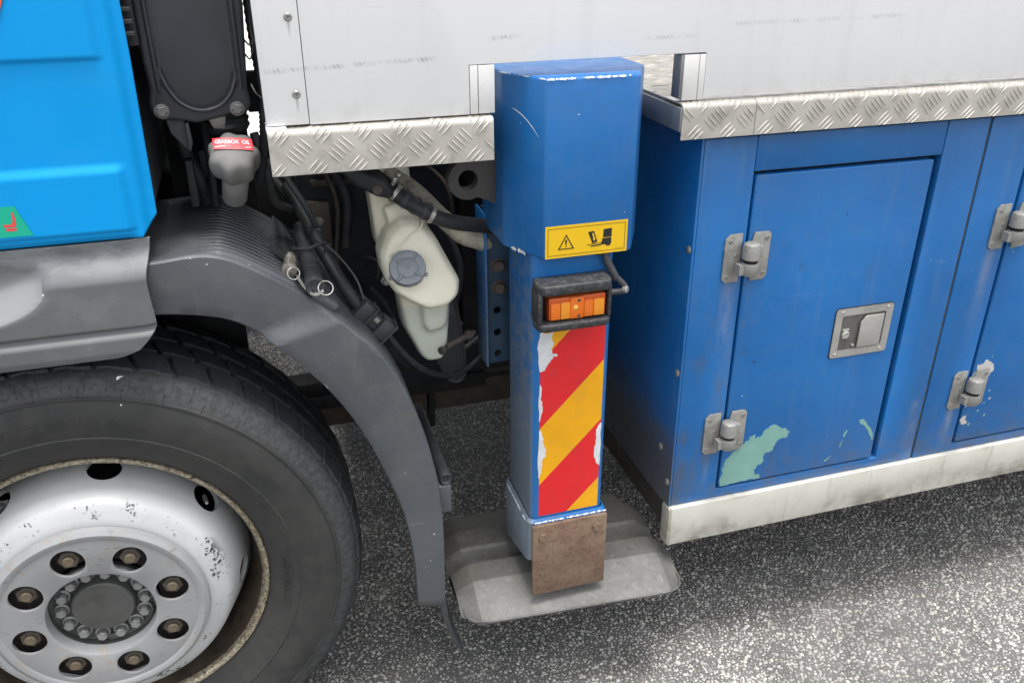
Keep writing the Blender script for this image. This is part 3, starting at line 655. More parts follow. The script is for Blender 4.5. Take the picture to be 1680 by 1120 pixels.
# side marker lamp with its rubber guard
LA = empty('marker_lamp', T); yb = -.0105
box('lamp_base', .447, .590, yb - .012, yb, .972, 1.058, 'lamp_rubber', LA, .004, 3)
def guard_bar(zc, t, d): return prism('lamp_guard', [(p[0], p[1]) for p in rrect(.443, .586, -.066 + .0, yb - .004, .018, 6)], 'z', zc - t / 2, zc + t / 2, 'lamp_rubber', LA, .0045, 3)
guard_bar(1.0495, .020, 0); guard_bar(.977, .015, 0)
box('lamp_guard', .4435, .4525, -.060, yb - .006, .984, 1.045, 'lamp_rubber', LA, .003); box('lamp_guard', .5785, .5855, -.058, yb - .006, .984, 1.045, 'lamp_rubber', LA, .003)
bl = box('lens_body', .466, .576, -.052, yb - .012, .9865, 1.0300, 'lens_red', LA, .003)
for (a, b, mt) in ((.4690, .4870, 'lens'), (.4877, .5055, 'lens_bright'), (.5330, .5505, 'lens'), (.5512, .5715, 'lens_bright')):
    box('lens_field', a, b, -.0565, -.0515, .989, 1.0215, mt, bl, .0012)
box('lens_centre', .5062, .5323, -.0555, -.0515, .9875, 1.0290, 'lens', bl, .001)
lathe('lamp_bulb', [(.0, .0022), (.003, .0018), (.0045, .0006), (.005, 0)][::-1], TOF.copy() if False else Matrix.Translation((.5165, -.0555, 1.009)) @ TOF, 'bulb', bl, 16)
for z in (1.0225, .9925):
    V, F = lathe_data([(.0028, 0), (.0028, .001), (.001, .0012)], 12); F.append(tuple(24 + k for k in range(12))); obj('lens_screw', fronted(V), F, 'bolt_dark', bl, 40, (.5225, -.0556, z))
tube('lamp_cable', [(.579, -.012, 1.118), (.583, -.017, 1.100), (.590, -.022, 1.075), (.602, -.026, 1.050), (.604, -.026, 1.043)], [.0055, .006, .0075, .0078, .0075], 'black_dusty', LA, 12)
tube('cable_elbow', [(.606, -.028, 1.046), (.620, -.033, 1.030), (.619, -.034, 1.022), (.600, -.030, 1.019), (.586, -.026, 1.019)], .0062, 'black_dusty', LA, 12)
lathe('cable_gland', [(.0075, 0), (.0075, .006), (.005, .008)], frame((.6185, -.035, 1.0245), (.6, -.7, .1)), 'steel', LA, 8)
tube('cable_clip', [(.566, -.008, 1.098), (.575, -.016, 1.092), (.588, -.014, 1.094)], .004, 'black_dusty', LA, 10)

# --- foot plate: two pressed trays side by side, hung under the leg
FP = empty('foot_plate', T, (0, .015, .020))
prof = [(-.066, .2540), (-.066, .2610), (-.061, .2640), (.012, .3035), (.017, .3055), (.072, .3085), (.078, .3060), (.090, .2790), (.112, .2790), (.124, .3000), (.132, .3045), (.190, .3065), (.200, .3030), (.288, .2740), (.297, .2640), (.297, .2540)]
NX = 40; V, F = [], []
for i in range(NX + 1):
    u = i / NX; x = .296 + (.806 - .296) * u; e = min(x - .296, .806 - x)
    drop = max(0, 1 - e / .045); dz = -.026 * drop ** 1.3
    cut = .034 * max(0, 1 - e / .034)                     # clipped corners
    for (y, z) in prof:
        yy = y + (cut if y < .02 else 0) * (1 - (y + .066) / .09 if y < .024 else 0) - (cut if y > .2 else 0) * ((y - .2) / .097)
        skew = -.035 * (x - .296) / .51 * (1 if y < .1 else .6); V.append((x, yy + skew + .022, max(.254, z + dz * (1 if .2545 < z else 0))))
n = len(prof)
for i in range(NX):
    for k in range(n - 1): F.append((i * n + k, i * n + k + 1, (i + 1) * n + k + 1, (i + 1) * n + k))
for i in (0, NX): F.append(tuple(i * n + k for k in range(n)))
o = obj('pressed_tray', V, F, 'foot', FP, 9)
tube('tray_bead', [(0.300, 0.0200, 0.2630), (0.322, -0.0400, 0.2620), (0.450, -0.0565, 0.2610), (0.620, -0.0675, 0.2610), (0.765, -0.0770, 0.2610), (0.800, -0.0500, 0.2620), (0.804, -0.0200, 0.2635)], .0022, 'foot', FP, 8, 4)
box('foot_mount', .50, .56, .03, .11, .295, .46, 'dark', FP, .004)

# --- lower storage cabinet and its sill
CB = empty('storage_cabinet', T); cy = .010
box('end_wall', .778, .7835, cy, .62, .456, 1.297, 'blue', CB, .0012)
prism('cabinet_frame', [(.7842, .4605), (1.4242, .4605), (1.4242, 1.279), (1.3225, 1.279), (1.3225, .4835), (.8935, .4835), (.8935, 1.279), (.7842, 1.279)], 'y', cy, cy + .03, 'blue', CB, .0018, 2)
box('top_rail', .8948, 1.3215, cy + .0006, cy + .03, 1.211, 1.279, 'blue', CB, .0022)
box('frame_seam', 1.4246, 1.4304, cy + .003, cy + .03, .462, 1.279, 'seam', CB, 0)
prism('cabinet_frame', [(1.4308, .4605), (2.5, .4605), (2.5, 1.279), (1.99, 1.279), (1.99, .4805), (1.541, .4805), (1.541, 1.279), (1.4308, 1.279)], 'y', cy, cy + .03, 'blue', CB, .0018, 2)
box('top_rail', 1.5423, 1.9885, cy + .0006, cy + .03, 1.211, 1.279, 'blue', CB, .0022)
box('cabinet_interior', .79, 4.5, cy + .0315, .60, .465, 1.275, 'dark', CB, 0)
box('far_end', 2.502, 4.5, cy, cy + .03, .4605, 1.279, 'blue', CB, .002)
V, F = lathe_data([(.0085, 0), (.0085, .001), (.0062, .0035), (.002, .0045)], 16); F.append(tuple(48 + k for k in range(16)))
RX = Matrix.Rotation(-PI / 2, 4, 'Y'); V = [RX @ v for v in V]; b0 = None
for (y, z) in ((.0225, 1.064), (.0225, .793), (.0235, .519), (.067, .585)):
    if b0 is None: b0 = obj('wall_bolt', V, F, 'screw', CB, 40, (.778, y, z))
    else: copy(b0, CB, (.778, y, z))
o = obj('drain_hole', [Vector((.7777, .071 + .003 * math.cos(a * PI / 4), .533 + .005 * math.sin(a * PI / 4))) for a in range(8)], [tuple(range(8))], 'ink', CB)
SL = prism('sill_rail', [(-.001, .3592), (-.001, .4593), (.052, .4593), (.052, .4553), (.003, .4553), (.003, .3592)], 'x', .7805, 4.6, 'sill', T, .0012)
prism('end_cap', rrect(-.0015, .0345, .3590, .4590, .007, 4), 'x', .7765, .7800, 'sill_cap', SL, .001); box('cap_rim', .7800, .7835, -.0022, .002, .3588, .4592, 'sill_cap', SL, .0006)
box('under_frame', .792, 4.5, .05, .58, .375, .4545, 'brown', T, .003)
# doors with hinges and a paddle latch
def make_door(xa, xb, za, zb_):
    d = empty('cabinet_door', T)
    prism('door_skin', rrect(xa, xb, za, zb_, .004, 2), 'y', cy - .0015, cy + .022, 'blue', d, .003, 3)
    box('door_gasket', xa - .0045, xb + .0045, cy + .0225, cy + .03, za - .004, zb_ + .005, 'gasket', d, 0)
    return d
D1 = make_door(.8995, 1.3045, .4890, 1.2035); D2 = make_door(1.5485, 1.984, .4865, 1.2035)
def screwhead(name, par, loc, r=.0048, mat='screw'):
    key = (name, r, mat)
    if key not in SCR:
        V, F = lathe_data([(r, 0), (r, .0008), (r * .72, .0017), (r * .38, .0017), (r * .30, .0007)], 14); F.append(tuple(56 + k for k in range(14))); SCR[key] = obj(name, fronted(V), F, mat, par, 40, loc); return SCR[key]
    return copy(SCR[key], par, loc)
SCR = {}
def leaf_pts(side, hh=.0505):
    if side < 0: return [(-.050, -hh + .008), (-.042, -hh), (-.013, -hh), (-.013, hh), (-.040, hh), (-.050, hh - .010)]
    return [(.012, hh), (.043, hh), (.049, hh - .006), (.049, -hh + .008), (.041, -hh), (.012, -hh), (.006, -.012), (.006, .022)]
HP = {}
def hinge(par, hx, hz):
    g = []
    if not HP:
        HP['l'] = prism('hinge_leaf', leaf_pts(-1), 'y', -.0045, 0, 'hinge', par, .0012); HP['r'] = prism('hinge_leaf', leaf_pts(1), 'y', -.0065, -.002, 'hinge', par, .0012)
        up = lathe_data([(.0, .0355), (.010, .0355), (.0155, .0325), (.0172, .027), (.0178, .0035), (.0165, .002), (0, .002)], 28); lo_ = lathe_data([(0, -.001), (.0178, -.001), (.0182, -.004), (.0178, -.022), (.0150, -.027), (0, -.027)], 28)
        pin = lathe_data([(0, .0025), (.0135, .0025), (.0135, -.0015), (0, -.0015)], 20)
        V, F = up; bx = bmesh.new(); addbox(bx, .004, .024, -.0065, .006, .004, .027); V2 = [v.co.copy() + Vector((0, .0165 * 0, 0)) for v in bx.verts]; F2 = [tuple(v.index for v in f.verts) for f in (bx.verts.index_update() or bx.faces)]; bx.free()
        V, F = merge((V, F), (V2, F2)); HP['u'] = obj('hinge_knuckle', V, F, 'hinge', par, 40)
        V, F = lo_; bx = bmesh.new(); addbox(bx, -.026, -.004, -.0075, .010, -.024, -.004); bx.verts.index_update(); V2 = [v.co.copy() for v in bx.verts]; F2 = [tuple(v.index for v in f.verts) for f in bx.faces]; bx.free()
        V, F = merge((V, F), (V2, F2)); HP['d'] = obj('hinge_knuckle', V, F, 'hinge', par, 40)
        HP['p'] = obj('hinge_pin', pin[0], pin[1], 'gasket', par, 40)
        new = HP
    else: new = {k: copy(v, par) for k, v in HP.items()}
    new['l'].location = (hx, cy - .0003, hz); new['r'].location = (hx, cy - .0003, hz)
    for k in 'udp': new[k].location = (hx, cy - .019, hz - .004 + (.004 if k == 'u' else 0))
    for (dx, dz) in ((-.039, .036), (-.025, .006), (-.041, -.038)): screwhead('hinge_screw', par, (hx + dx, cy - .0046, hz + dz))
    for (dx, dz) in ((.040, .038), (.040, -.036)): screwhead('hinge_screw', par, (hx + dx, cy - .0066, hz + dz))
hinge(D1, .8965, 1.0412); hinge(D1, .8965, .6365); hinge(D2, 1.5445, 1.0412); hinge(D2, 1.5445, .6365)
# latch
lx0_, lx1_, lz0_, lz1_ = 1.1335, 1.2775, .7795, .8950; LT = D1; fy = cy - .0015
bm = bmesh.new(); oo = rrect(lx0_, lx1_, lz0_, lz1_, .007, 4); ii = rrect(lx0_ + .017, lx1_ - .017, lz0_ + .0165, lz1_ - .0165, .004, 4); n = len(oo)
ring = []
for (pl, y) in ((oo, fy + .0), (oo, fy - .0030), (ii, fy - .0030), (ii, fy + .020)): ring.append([bm.verts.new((x, y, z)) for x, z in pl])
for a in range(3):
    for i in range(n): j = (i + 1) % n; bm.faces.new((ring[a][i], ring[a][j], ring[a + 1][j], ring[a + 1][i]))
from_bm('latch_frame', bm, 'latch', LT, 40)
poly('latch_gasket', rrect(lx0_ - .0018, lx1_ + .0022, lz0_ - .002, lz1_ + .002, .008, 4), fy - .0008, 'gasket', LT, .0006)
# the door skin runs behind the tray, so the tray sits proud of it as a shallow dark pan
poly('latch_tray', ii, fy - .0012, 'latch_dark', LT, .0003)
prism('latch_paddle', [(1.1965, .800), (1.2535, .800), (1.2535, .8745), (1.2120, .8745), (1.2060, .8725), (1.2000, .8640), (1.1965, .8610)], 'y', fy - .0075, fy - .0035, 'latch', LT, .0012)
lathe('lock_barrel', [(.0095, 0), (.0095, .003), (.0075, .0045), (.0030, .0045), (.0024, .0028)], Matrix.Translation((1.1650, fy - .0012, .8330)) @ TOF, 'latch', LT, 24)
prism('lock_tab', [(1.155, .846), (1.171, .848), (1.173, .8435), (1.156, .842)], 'y', fy - .0045, fy - .0013, 'latch', LT, .0006)
lathe('latch_stud', [(.0035, 0), (.003, .004), (.0015, .0045)], Matrix.Translation((1.1880, fy - .0012, .8055)) @ TOF, 'steel', LT, 14)
for (x, z) in ((lx0_ + .016, lz1_ - .008), (lx1_ - .014, lz1_ - .008), (lx1_ - .016, lz0_ + .008), (lx0_ + .013, lz0_ + .008)): screwhead('latch_screw', LT, (x, fy - .003, z), .0042, 'latch')
# flaked paint
fyp = fy - .0004
pp_ = ragged([(.9025, .4915), (.9025, .540), (.915, .565), (.945, .592), (.957, .600), (.963, .612), (.978, .614), (.980, .602), (.993, .607), (1.005, .624), (1.022, .632), (1.040, .620), (1.066, .607), (1.060, .594), (1.044, .590), (1.030, .572), (1.012, .560), (1.008, .540), (.992, .530), (.990, .507), (1.003, .498), (1.004, .4930)], .006, 4, 12); poly('paint_edge', grow(pp_, .0013), fyp + .0001, 'chip_edge', D1, .0002); q = poly('bare_primer_patch', pp_, fyp, 'primer', D1, .0003); q['label'] = 'green patch of bare primer at the bottom hinge corner'
poly('bare_primer_patch', ragged([(1.248, .604), (1.262, .603), (1.276, .585), (1.290, .566), (1.300, .542), (1.2975, .538), (1.284, .560), (1.270, .581), (1.258, .590)], .0028, 3, 13), fyp, 'primer', D1, .0003)
for k, pt in enumerate(([(1.218, .578), (1.224, .580), (1.217, .562), (1.213, .563)], [(1.213, .556), (1.216, .555), (1.210, .535), (1.208, .538)], [(1.19, .515), (1.193, .516), (1.176, .502), (1.172, .503)])): poly('paint_chip', ragged(pt, .002, 2, 30 + k), fyp, 'primer', D1, .0003)
poly('bare_metal_patch', ragged([(1.556, .700), (1.575, .705), (1.596, .700), (1.606, .685), (1.601, .665), (1.590, .650), (1.592, .630), (1.580, .615), (1.572, .595), (1.556, .582), (1.551, .590), (1.553, .640)], .010, 3, 14), fyp, 'bare', D2, .0003)
poly('bare_metal_patch', ragged([(1.552, .560), (1.562, .552), (1.570, .540), (1.560, .532), (1.552, .536)], .006, 3, 15), fyp, 'bare', D2, .0003)
for k in range(14):
    x = 1.56 + random.random() * .06; z = .53 + random.random() * .2; s = random.uniform(.002, .006); poly('paint_chip', ragged([(x, z), (x + s, z + s * .4), (x + s * .7, z - s), (x - s * .3, z - s * .6)], .002, 2, 60 + k), fyp, 'bare' if k % 2 else 'primer', D2, .0003)
for k in range(10):
    x = 1.552 + random.random() * .05; z = .98 + random.random() * .14; s = random.uniform(.002, .008); poly('paint_chip', ragged([(x, z), (x + s, z + s * .4), (x + s * .7, z - s), (x - s * .3, z - s * .6)], .003, 2, 90 + k), fyp, 'primer', D2, .0003)

# --- cab side: pressed panel with swages and a turned rear edge
def sstep(t): t = max(0., min(1., t)); return t * t * (3 - 2 * t)
def cab_y(x, z):
    xe = -.1580 - .004 * max(0, (1.46 - z)) / .25
    inner = sstep((-.192 - x) / .016)                     # 1 on the flat of the door skin
    y = .0205
    a = .0055 * sstep((z - 1.4585) / .007); y -= a * inner
    y -= .0065 * sstep((1.3120 - z) / .016) * inner * sstep((z - 1.19) / .01)
    y += .0060 * sstep((1.2080 - z) / .0045) * inner
    y += .0150 * sstep((x - (xe - .027)) / .020) + .004 * (1 - inner)
    y += .010 * max(0, (z - 1.5)) ** 2
    return y
xs = [-.80, -.7, -.6, -.52] + list(np.arange(-.47, -.1601, .0035)); zs = list(np.arange(1.190, 1.56, .0024)) + list(np.arange(1.57, 2.3, .05))
V, F = [], []; nx = len(xs)
for z in zs:
    xe = -.1580 - .005 * max(0, (1.46 - z)) / .25; corner = max(0, (1.222 - z)) * .75; xr = xe - corner
    for x in xs:
        xx = -.80 + (x + .80) / (.80 - .1605) * (xr + .80); V.append((xx, cab_y(xx, z), z))
for i in range(len(zs) - 1):
    for k in range(nx - 1): F.append((i * nx + k, i * nx + k + 1, (i + 1) * nx + k + 1, (i + 1) * nx + k))
cs = obj('cab_side', V, F, 'cab_blue', T, 60); thicken(cs, .004)
box('cab_shell', -2.2, -.172, .048, 2.45, 1.20, 2.9, 'cab_grey', T, .02)
box('cab_shell', -2.2, -.815, .022, .047, 1.20, 2.9, 'cab_blue', T, .003)
box('cab_upper_side', -.80, -.164, .030, .047, 2.251, 2.9, 'cab_blue', T, .003)
ST = empty('safety_sticker', T); sy = .0128
P_ = [(-.60, 1.2125), (-.3395, 1.2125), (-.3555, 1.2595), (-.60, 1.2595)]
# corners of the printed sheet follow the seat pictogram beside the door edge
poly('sticker_sheet', P_, sy, 'green_sticker', ST, .0004)
kx = lambda u, v: (-.3885 + u * .00087 + .0003 * 0, 1.2610 - v * .00093)      # a 60 x 52 drawing grid
def shp(pts, mt, nm): return obj(nm, [(kx(*p)[0], sy - .0003, kx(*p)[1]) for p in pts], [tuple(range(len(pts)))], mt, ST)
shp([(13, 31), (27, 31), (30.5, 25), (31, 12), (33.5, 11), (35, 22), (34, 31), (33, 35.5), (16, 35.5)], 'seat_red', 'seat_icon')
shp([(16, 37.5), (33, 37), (32.5, 42), (17, 42)], 'seat_red', 'seat_icon')
shp([(-30, 17), (2, 16), (6, 19), (-30, 20)], 'label_white', 'sticker_print'); shp([(-30, 33), (0, 32), (3, 35), (6, 36.5), (5, 38.5), (-30, 39)], 'label_white', 'sticker_print'); shp([(-30, 43.5), (4, 43), (5, 46), (-30, 46.5)], 'label_white', 'sticker_print')
obj('stripe_decal', [(-.60, .0128, 1.2), (-.3290, .0128, 1.482), (-.2960, .0128, 1.56), (-.2960, .0128, 1.70), (-.60, .0128, 1.70)][1:4] + [(-.40, .0128, 1.70), (-.40, .0128, 1.40)], [(0, 1, 2, 3, 4)], 'orange_stripe', ST)
# vent slats behind the cab edge
VG = empty('rear_vent', T)
for k in range(7): box('vent_slat', -.166, -.150, .060, .075, 1.486 + k * .017, 1.4925 + k * .017, 'black_dusty', VG, .001, 1, Matrix.Translation((0, 0, 0)))
box('vent_frame', -.170, -.148, .080, .09, 1.47, 1.75, 'black', VG, .001)

# --- grey step panel under the cab
def step_xr(z):
    P = [(1.000, -.262), (1.004, -.244), (1.012, -.2235), (1.028, -.207), (1.046, -.1925), (1.056, -.1915), (1.121, -.1945), (1.142, -.1920), (1.165, -.1855), (1.1895, -.1800)]
    for (za, xa), (zb2, xb) in zip(P, P[1:]):
        if z <= zb2: t = (z - za) / (zb2 - za); return xa + (xb - xa) * max(0, t)
    return P[-1][1]
def step_y(x, z):
    y = -.006 + .030 * sstep((z - 1.128) / .046) ** 1.0
    y += .0045 * (sstep((1.052 - z) / .004) - sstep((1.047 - z) / .014)) * 1.6
    y -= .004 * sstep((1.047 - z) / .014); y += .003 * sstep((1.012 - z) / .012)
    # scooped foothold: the tread is cut back above a curved lower edge
    u = (x + .505) / .162
    if abs(u) < 1:
        zl = 1.128 - .062 * math.sqrt(1 - u * u)
        if z > zl: y = max(y, min(.0235, -.006 + .62 * max(0, z - zl)))
    return y + .010 * sstep((x + .215) / .03) * .5
zs = list(np.arange(1.0005, 1.1895, .0022)); us = list(np.linspace(0, 1, 90)); V, F = [], []; nx = len(us)
for z in zs:
    xr = step_xr(z)
    for u in us: x = -1.4 + (xr + 1.4) * (1 - (1 - u) ** 3); V.append((x, step_y(x, z), z))
for i in range(len(zs) - 1):
    for k in range(nx - 1): F.append((i * nx + k, i * nx + k + 1, (i + 1) * nx + k + 1, (i + 1) * nx + k))
so = obj('step_panel', V, F, 'step', T, 60); thicken(so, .008)
box('step_backing', -1.4, -.215, .03, .30, 1.04, 1.185, 'dark', T, .005)

# --- front mudguard
ST_ = [((-.30, 1.058), (-.30, 1.1455)), ((-.19, 1.0545), (-.19, 1.147)), ((-.115, 1.042), (-.088, 1.148)), ((-.069, 1.024), (.006, 1.094)), ((-.020, .986), (.098, 1.017)), ((.023, .940), (.128, .985)), ((.079, .863), (.165, .943)),
       ((.127, .769), (.208, .854)), ((.166, .656), (.243, .74)), ((.190, .562), (.262, .621)), ((.202, .45), (.267, .498)), ((.203, .334), (.263, .317))]
ins = crom([(*a, 0) for a, b in ST_], 9); outs = crom([(*b, 0) for a, b in ST_], 9)
RP = .0185; ys_back = [.027]
for k in range(18): ys_back += [.034 + k * RP, .034 + (k + .18) * RP, .034 + (k + .25) * RP, .034 + (k + .70) * RP, .034 + (k + .9) * RP]
ys_back += [.370, .385]; V, F = [], []; rowlen = None; NS = len(ins)
for i, (a, b) in enumerate(zip(ins, outs)):
    s = i / 9.0
    y0 = .023 - .0185 * sstep((s - 3.62) / .55)
    tg = (outs[min(i + 1, NS - 1)] - outs[max(i - 1, 0)]).normalized(); nr = Vector((-tg.y, tg.x, 0));
    if nr.y < 0 and s < 6: nr = -nr
    if s >= 6 and nr.x < 0: nr = -nr
    row = [(a.x, y0 + .022, a.y), (a.x, y0 + .003, a.y), (a.x + (b.x - a.x) * .03, y0, a.y + (b.y - a.y) * .03)]
    for t in (.2, .4, .6, .8, .9, .96): row.append((a.x + (b.x - a.x) * t, y0 - .0025 * math.sin(t * PI), a.y + (b.y - a.y) * t))
    row.append((a.x + (b.x - a.x) * .99, y0 + .003, a.y + (b.y - a.y) * .99))
    rib = sstep((s - 1.80) / .30) * sstep((3.35 - s) / .10)
    wdt = .385 if s < 3.6 else .385 - .10 * sstep((s - 3.6) / .6)
    for y in ys_back:
        ph = (y - .034) / RP + 1e-6; hgt = 0
        if .0335 < y < .366: fr_ = ph - math.floor(ph); hgt = .0052 * (fr_ / .18 if fr_ < .18 else 1 if fr_ < .72 else max(0, (.9 - fr_) / .18)) * rib
        yy = y if y < wdt else wdt
        p = b + nr * hgt; row.append((p.x, max(yy, y0 + .006), p.y - (.0 if s > 3.5 else 0)))
    rowlen = len(row); V += row
for i in range(NS - 1):
    for k in range(rowlen - 1): F.append((i * rowlen + k, i * rowlen + k + 1, (i + 1) * rowlen + k + 1, (i + 1) * rowlen + k))
MG = empty('front_mudguard', T)
mg = obj('guard_shell', V, F, 'guard', MG, 40); thicken(mg, .0025)
box('rib_end_strip', -.018, .018, .16, .385, -.0015, .0015, 'black_dusty', MG, .0008, 1, Matrix.Translation((.026, 0, 1.083)) @ Matrix.Rotation(math.radians(44), 4, 'Y'))
box('stay_pad', -.022, .030, .028, .06, -.008, .010, 'guard', MG, .006, 3, Matrix.Translation((.077, 0, 1.042)) @ Matrix.Rotation(math.radians(42), 4, 'Y'))
def stay(x, z, yf, ylen, r=.0165):
    xf = frame((x, yf, z), (0, 1, 0)); hl = lathe_data([(r * .62, .003), (r * .92, .0), (r, .003), (r, .030), (r * .93, .032), (r * .93, ylen)], 24)
    V, F = hl; F.append(tuple(range(24))); o = obj('stay_tube', [xf @ v for v in V], F, 'black_dusty', MG, 40)
    for k in range(4):
        a = PI / 4 + k * PI / 2; c = Vector((x + r * .40 * math.cos(a), yf + .0022, z + r * .40 * math.sin(a))); obj('stay_hole', [c + Vector((.0022 * math.cos(q * PI / 3), 0, .0022 * math.sin(q * PI / 3))) for q in range(6)], [tuple(range(6))], 'gasket', o)
    return o
stay(.066, 1.076, .014, .33); stay(.281, .624, .030, .30, .0125)
for yy in (.075, .17): lathe('stay_band', [(.0168, 0), (.0176, .001), (.0176, .0045), (.0168, .0055)], frame((.066, yy, 1.076), (0, 1, 0)), 'black_dusty', MG, 24, 35, None, (False, False))
box('stay_bracket', .262, .292, .030, .06, .54, .61, 'guard', MG, .006, 3)
# retaining pin with chain
pin = lathe('retaining_pin', [(.006, -.002), (.0125, 0), (.0135, .004), (.0125, .016), (.0105, .020), (.0115, .032), (.0105, .048), (.0085, .060), (.004, .064)], frame((.028, .058, 1.094), (.10, 1, .10)), 'clear', MG, 20)
def ring_torus(name, c, R_, r, axis, mat, par, n=26, arc=1.):
    f = frame(c, axis); pts = [f @ Vector((R_ * math.cos(2 * PI * arc * k / n), R_ * math.sin(2 * PI * arc * k / n), 0)) for k in range(n + 1)]
    V, F = tube_data(pts, r, 6, arc < 1); return obj(name, V, F, mat, par, 50)
ring_torus('split_ring', (.034, .048, 1.093), .0105, .0011, (.25, -1, .35), 'chain', MG); ring_torus('split_ring', (.083, .010, 1.075), .0125, .0011, (.1, -1, .7), 'chain', MG)
pts = crom([(.040, .044, 1.088), (.048, .030, 1.075), (.058, .014, 1.0665), (.068, .006, 1.067), (.077, .006, 1.071)], 7); parts = []
for i, p in enumerate(pts):
    t = (pts[min(i + 1, len(pts) - 1)] - pts[max(i - 1, 0)]).normalized(); f = frame(p, (0, -1, .3) if i % 2 else (.7, -.2, .6), t); lp = [f @ Vector((.0032 * math.cos(a * PI / 5), .0019 * math.sin(a * PI / 5), 0)) for a in range(11)]; parts.append(tube_data(lp, .00062, 5, False))
V, F = merge(*parts); obj('chain', V, F, 'chain', MG, 50)
# mud flap under the guard
pts = [(.251, .318), (.268, .317), (.272, .26), (.284, .20), (.302, .150), (.296, .150), (.276, .195), (.262, .25)]
V = []; 
bmf = prism('mud_flap', pts, 'y', .030, .32, 'black_dusty', T, .001)

# ------------------------------------------------------------------ front wheel
WC = Vector((-.385, 0, .490)); W = empty('front_wheel', T)
WX = frame(WC, (0, -1, 0), (1, 0, 0))     # local +Z towards the viewer's side, so height h means y = -h
def wl(name, prof, mat, n=96, smooth=35, par=None, caps=(False, False)): return lathe(name, [(r, -y) for r, y in prof], WX, mat, par or W, n, smooth, None, caps)
ty = wl('tyre', [(.290, .075), (.2975, .056), (.301, .049), (.306, .043), (.318, .036), (.334, .0275), (.345, .0235), (.3465, .0215), (.356, .0185), (.3585, .0172), (.3610, .0185), (.3640, .0180), (.38, .0145), (.40, .0130), (.418, .0145), (.4325, .0185), (.4345, .0165), (.4375, .0170), (.4395, .0205), (.452, .0255), (.464, .0325), (.473, .0425), (.4785, .0540), (.4800, .0660), (.4810, .12), (.4815, .165), (.4810, .21), (.480, .265), (.4785, .277), (.472, .289), (.45, .306), (.41, .318), (.36, .312), (.30, .285)], 'tyre', 128, 30)
# lettering moulded into the sidewall
def arc_text(s, rad, mid, size, ys, outward=True):
    parts = []; adv = size * .74; n = len(s)
    for i, c in enumerate(s):
        if c == ' ': continue
        V, F = text_data(c, size, .0007); cxm = (min(v.x for v in V) + max(v.x for v in V)) / 2; a = mid - (i - (n - 1) / 2) * adv / rad; e = Vector((math.cos(a), 0, math.sin(a))); t = Vector((math.sin(a), 0, -math.cos(a)))
        parts.append(([WC + e * (rad + v.y - size * .35) + t * ((v.x - cxm) * 1.05) + Vector((0, ys(rad + v.y - size * .35) - v.z, 0)) for v in V], F))
    return merge(*parts)
def ysid(r):
    P = [(.334, .0275), (.345, .0235), (.356, .0185), (.38, .0145), (.40, .0130), (.418, .0145)]
    for (a, b), (c, d) in zip(P, P[1:]):
        if r <= c: return b + (d - b) * (r - a) / (c - a)
    return .0145
V, F = arc_text('GOODYEAR', .392, math.radians(87), .036, ysid); obj('sidewall_lettering', V, F, 'tyre', W)
V, F = arc_text('295/80R22.5', .333, math.radians(-6), .0135, lambda r: .0445 - (r - .306) * .62 - .0035); obj('sidewall_lettering', V, F, 'tyre', W)
# tread blocks, four rows round the tyre
ROWS = [(.0480, .1010, .0, 46), (.1085, .1570, .5, 46), (.1640, .2120, .0, 46), (.2190, .2770, .5, 46)]
def block_mesh(ya, yb_, N_, shoulder):
    da = 2 * PI / N_ * .455; V, F = [], []; nA, nY = 4, 3
    def rr(y, top): base = .4795 if .06 < y < .27 else .476; return base + (.0125 - (.006 if (y < .055 or y > .27) else 0) - .04 * abs(y - .165) ** 1.6 if top else -.002)
    sk = .30 * da
    outline = [(-1, -1), (-.25, -1.0), (.35, -.86), (1, -1), (1.12, 0), (.95, 1), (.2, 1.0), (-.3, .88), (-1, 1), (-.88, 0)]
    for top, f in ((0, 1.0), (1, .93)):
        for (u, v) in outline:
            y = (ya + yb_) / 2 + (yb_ - ya) / 2 * v * f; a = u * da * f + sk * v; q = rr(y, top); V.append(Vector((q * math.cos(a), q * math.sin(a), -y)))
    n = len(outline); F.append(tuple(range(n, 2 * n)))
    for k in range(n): F.append((k, (k + 1) % n, n + (k + 1) % n, n + k))
    return V, F
for (ya, yb_, off, N_) in ROWS:
    V, F = block_mesh(ya, yb_, N_, ya < .05); first = None
    for k in range(N_):
        if first is None: first = obj('tread_block', [TOF @ v for v in V], F, 'block', W, 30, tuple(WC)); b = first
        else: b = copy(first, W, tuple(WC))
        b.rotation_euler = (0, -(2 * PI * (k + off) / N_), 0)
# steel wheel
wl('rim_lip', [(.2870, .0560), (.2900, .0480), (.2945, .0435), (.2995, .0425), (.3025, .0460), (.2995, .0550)], 'lip', 128, 60)
wl('rim_barrel', [(.2910, .0555), (.2880, .0640), (.2850, .0800), (.2780, .1020), (.2725, .1250), (.2705, .1700), (.2700, .27)], 'barrel', 128, 60)
def booled(o, cutters):
    V, F = merge(*cutters); c = obj('cut', V, F, 'ink'); bmd = o.modifiers.new('b', 'BOOLEAN'); bmd.object = c; bmd.operation = 'DIFFERENCE'; bmd.solver = 'EXACT'
    dg = bpy.context.evaluated_depsgraph_get(); me = bpy.data.meshes.new_from_object(o.evaluated_get(dg)); o.modifiers.clear(); o.data = me; bpy.data.objects.remove(c)
    return o
dprof = [(.176, .0035), (.190, .0020), (.202, .0060), (.2120, .0105), (.2220, .0150), (.2290, .0235), (.2350, .038), (.2420, .060), (.2500, .0850), (.2590, .115), (.2650, .137), (.2700, .160)]
full = dprof + [(r - .008, y + .004) for r, y in dprof[::-1]]
V, F = lathe_data([(r, -y) for r, y in full], 96); n = len(full)
F += [((n - 1) * 96 + k, (n - 1) * 96 + (k + 1) % 96, (k + 1) % 96, k) for k in range(96)]
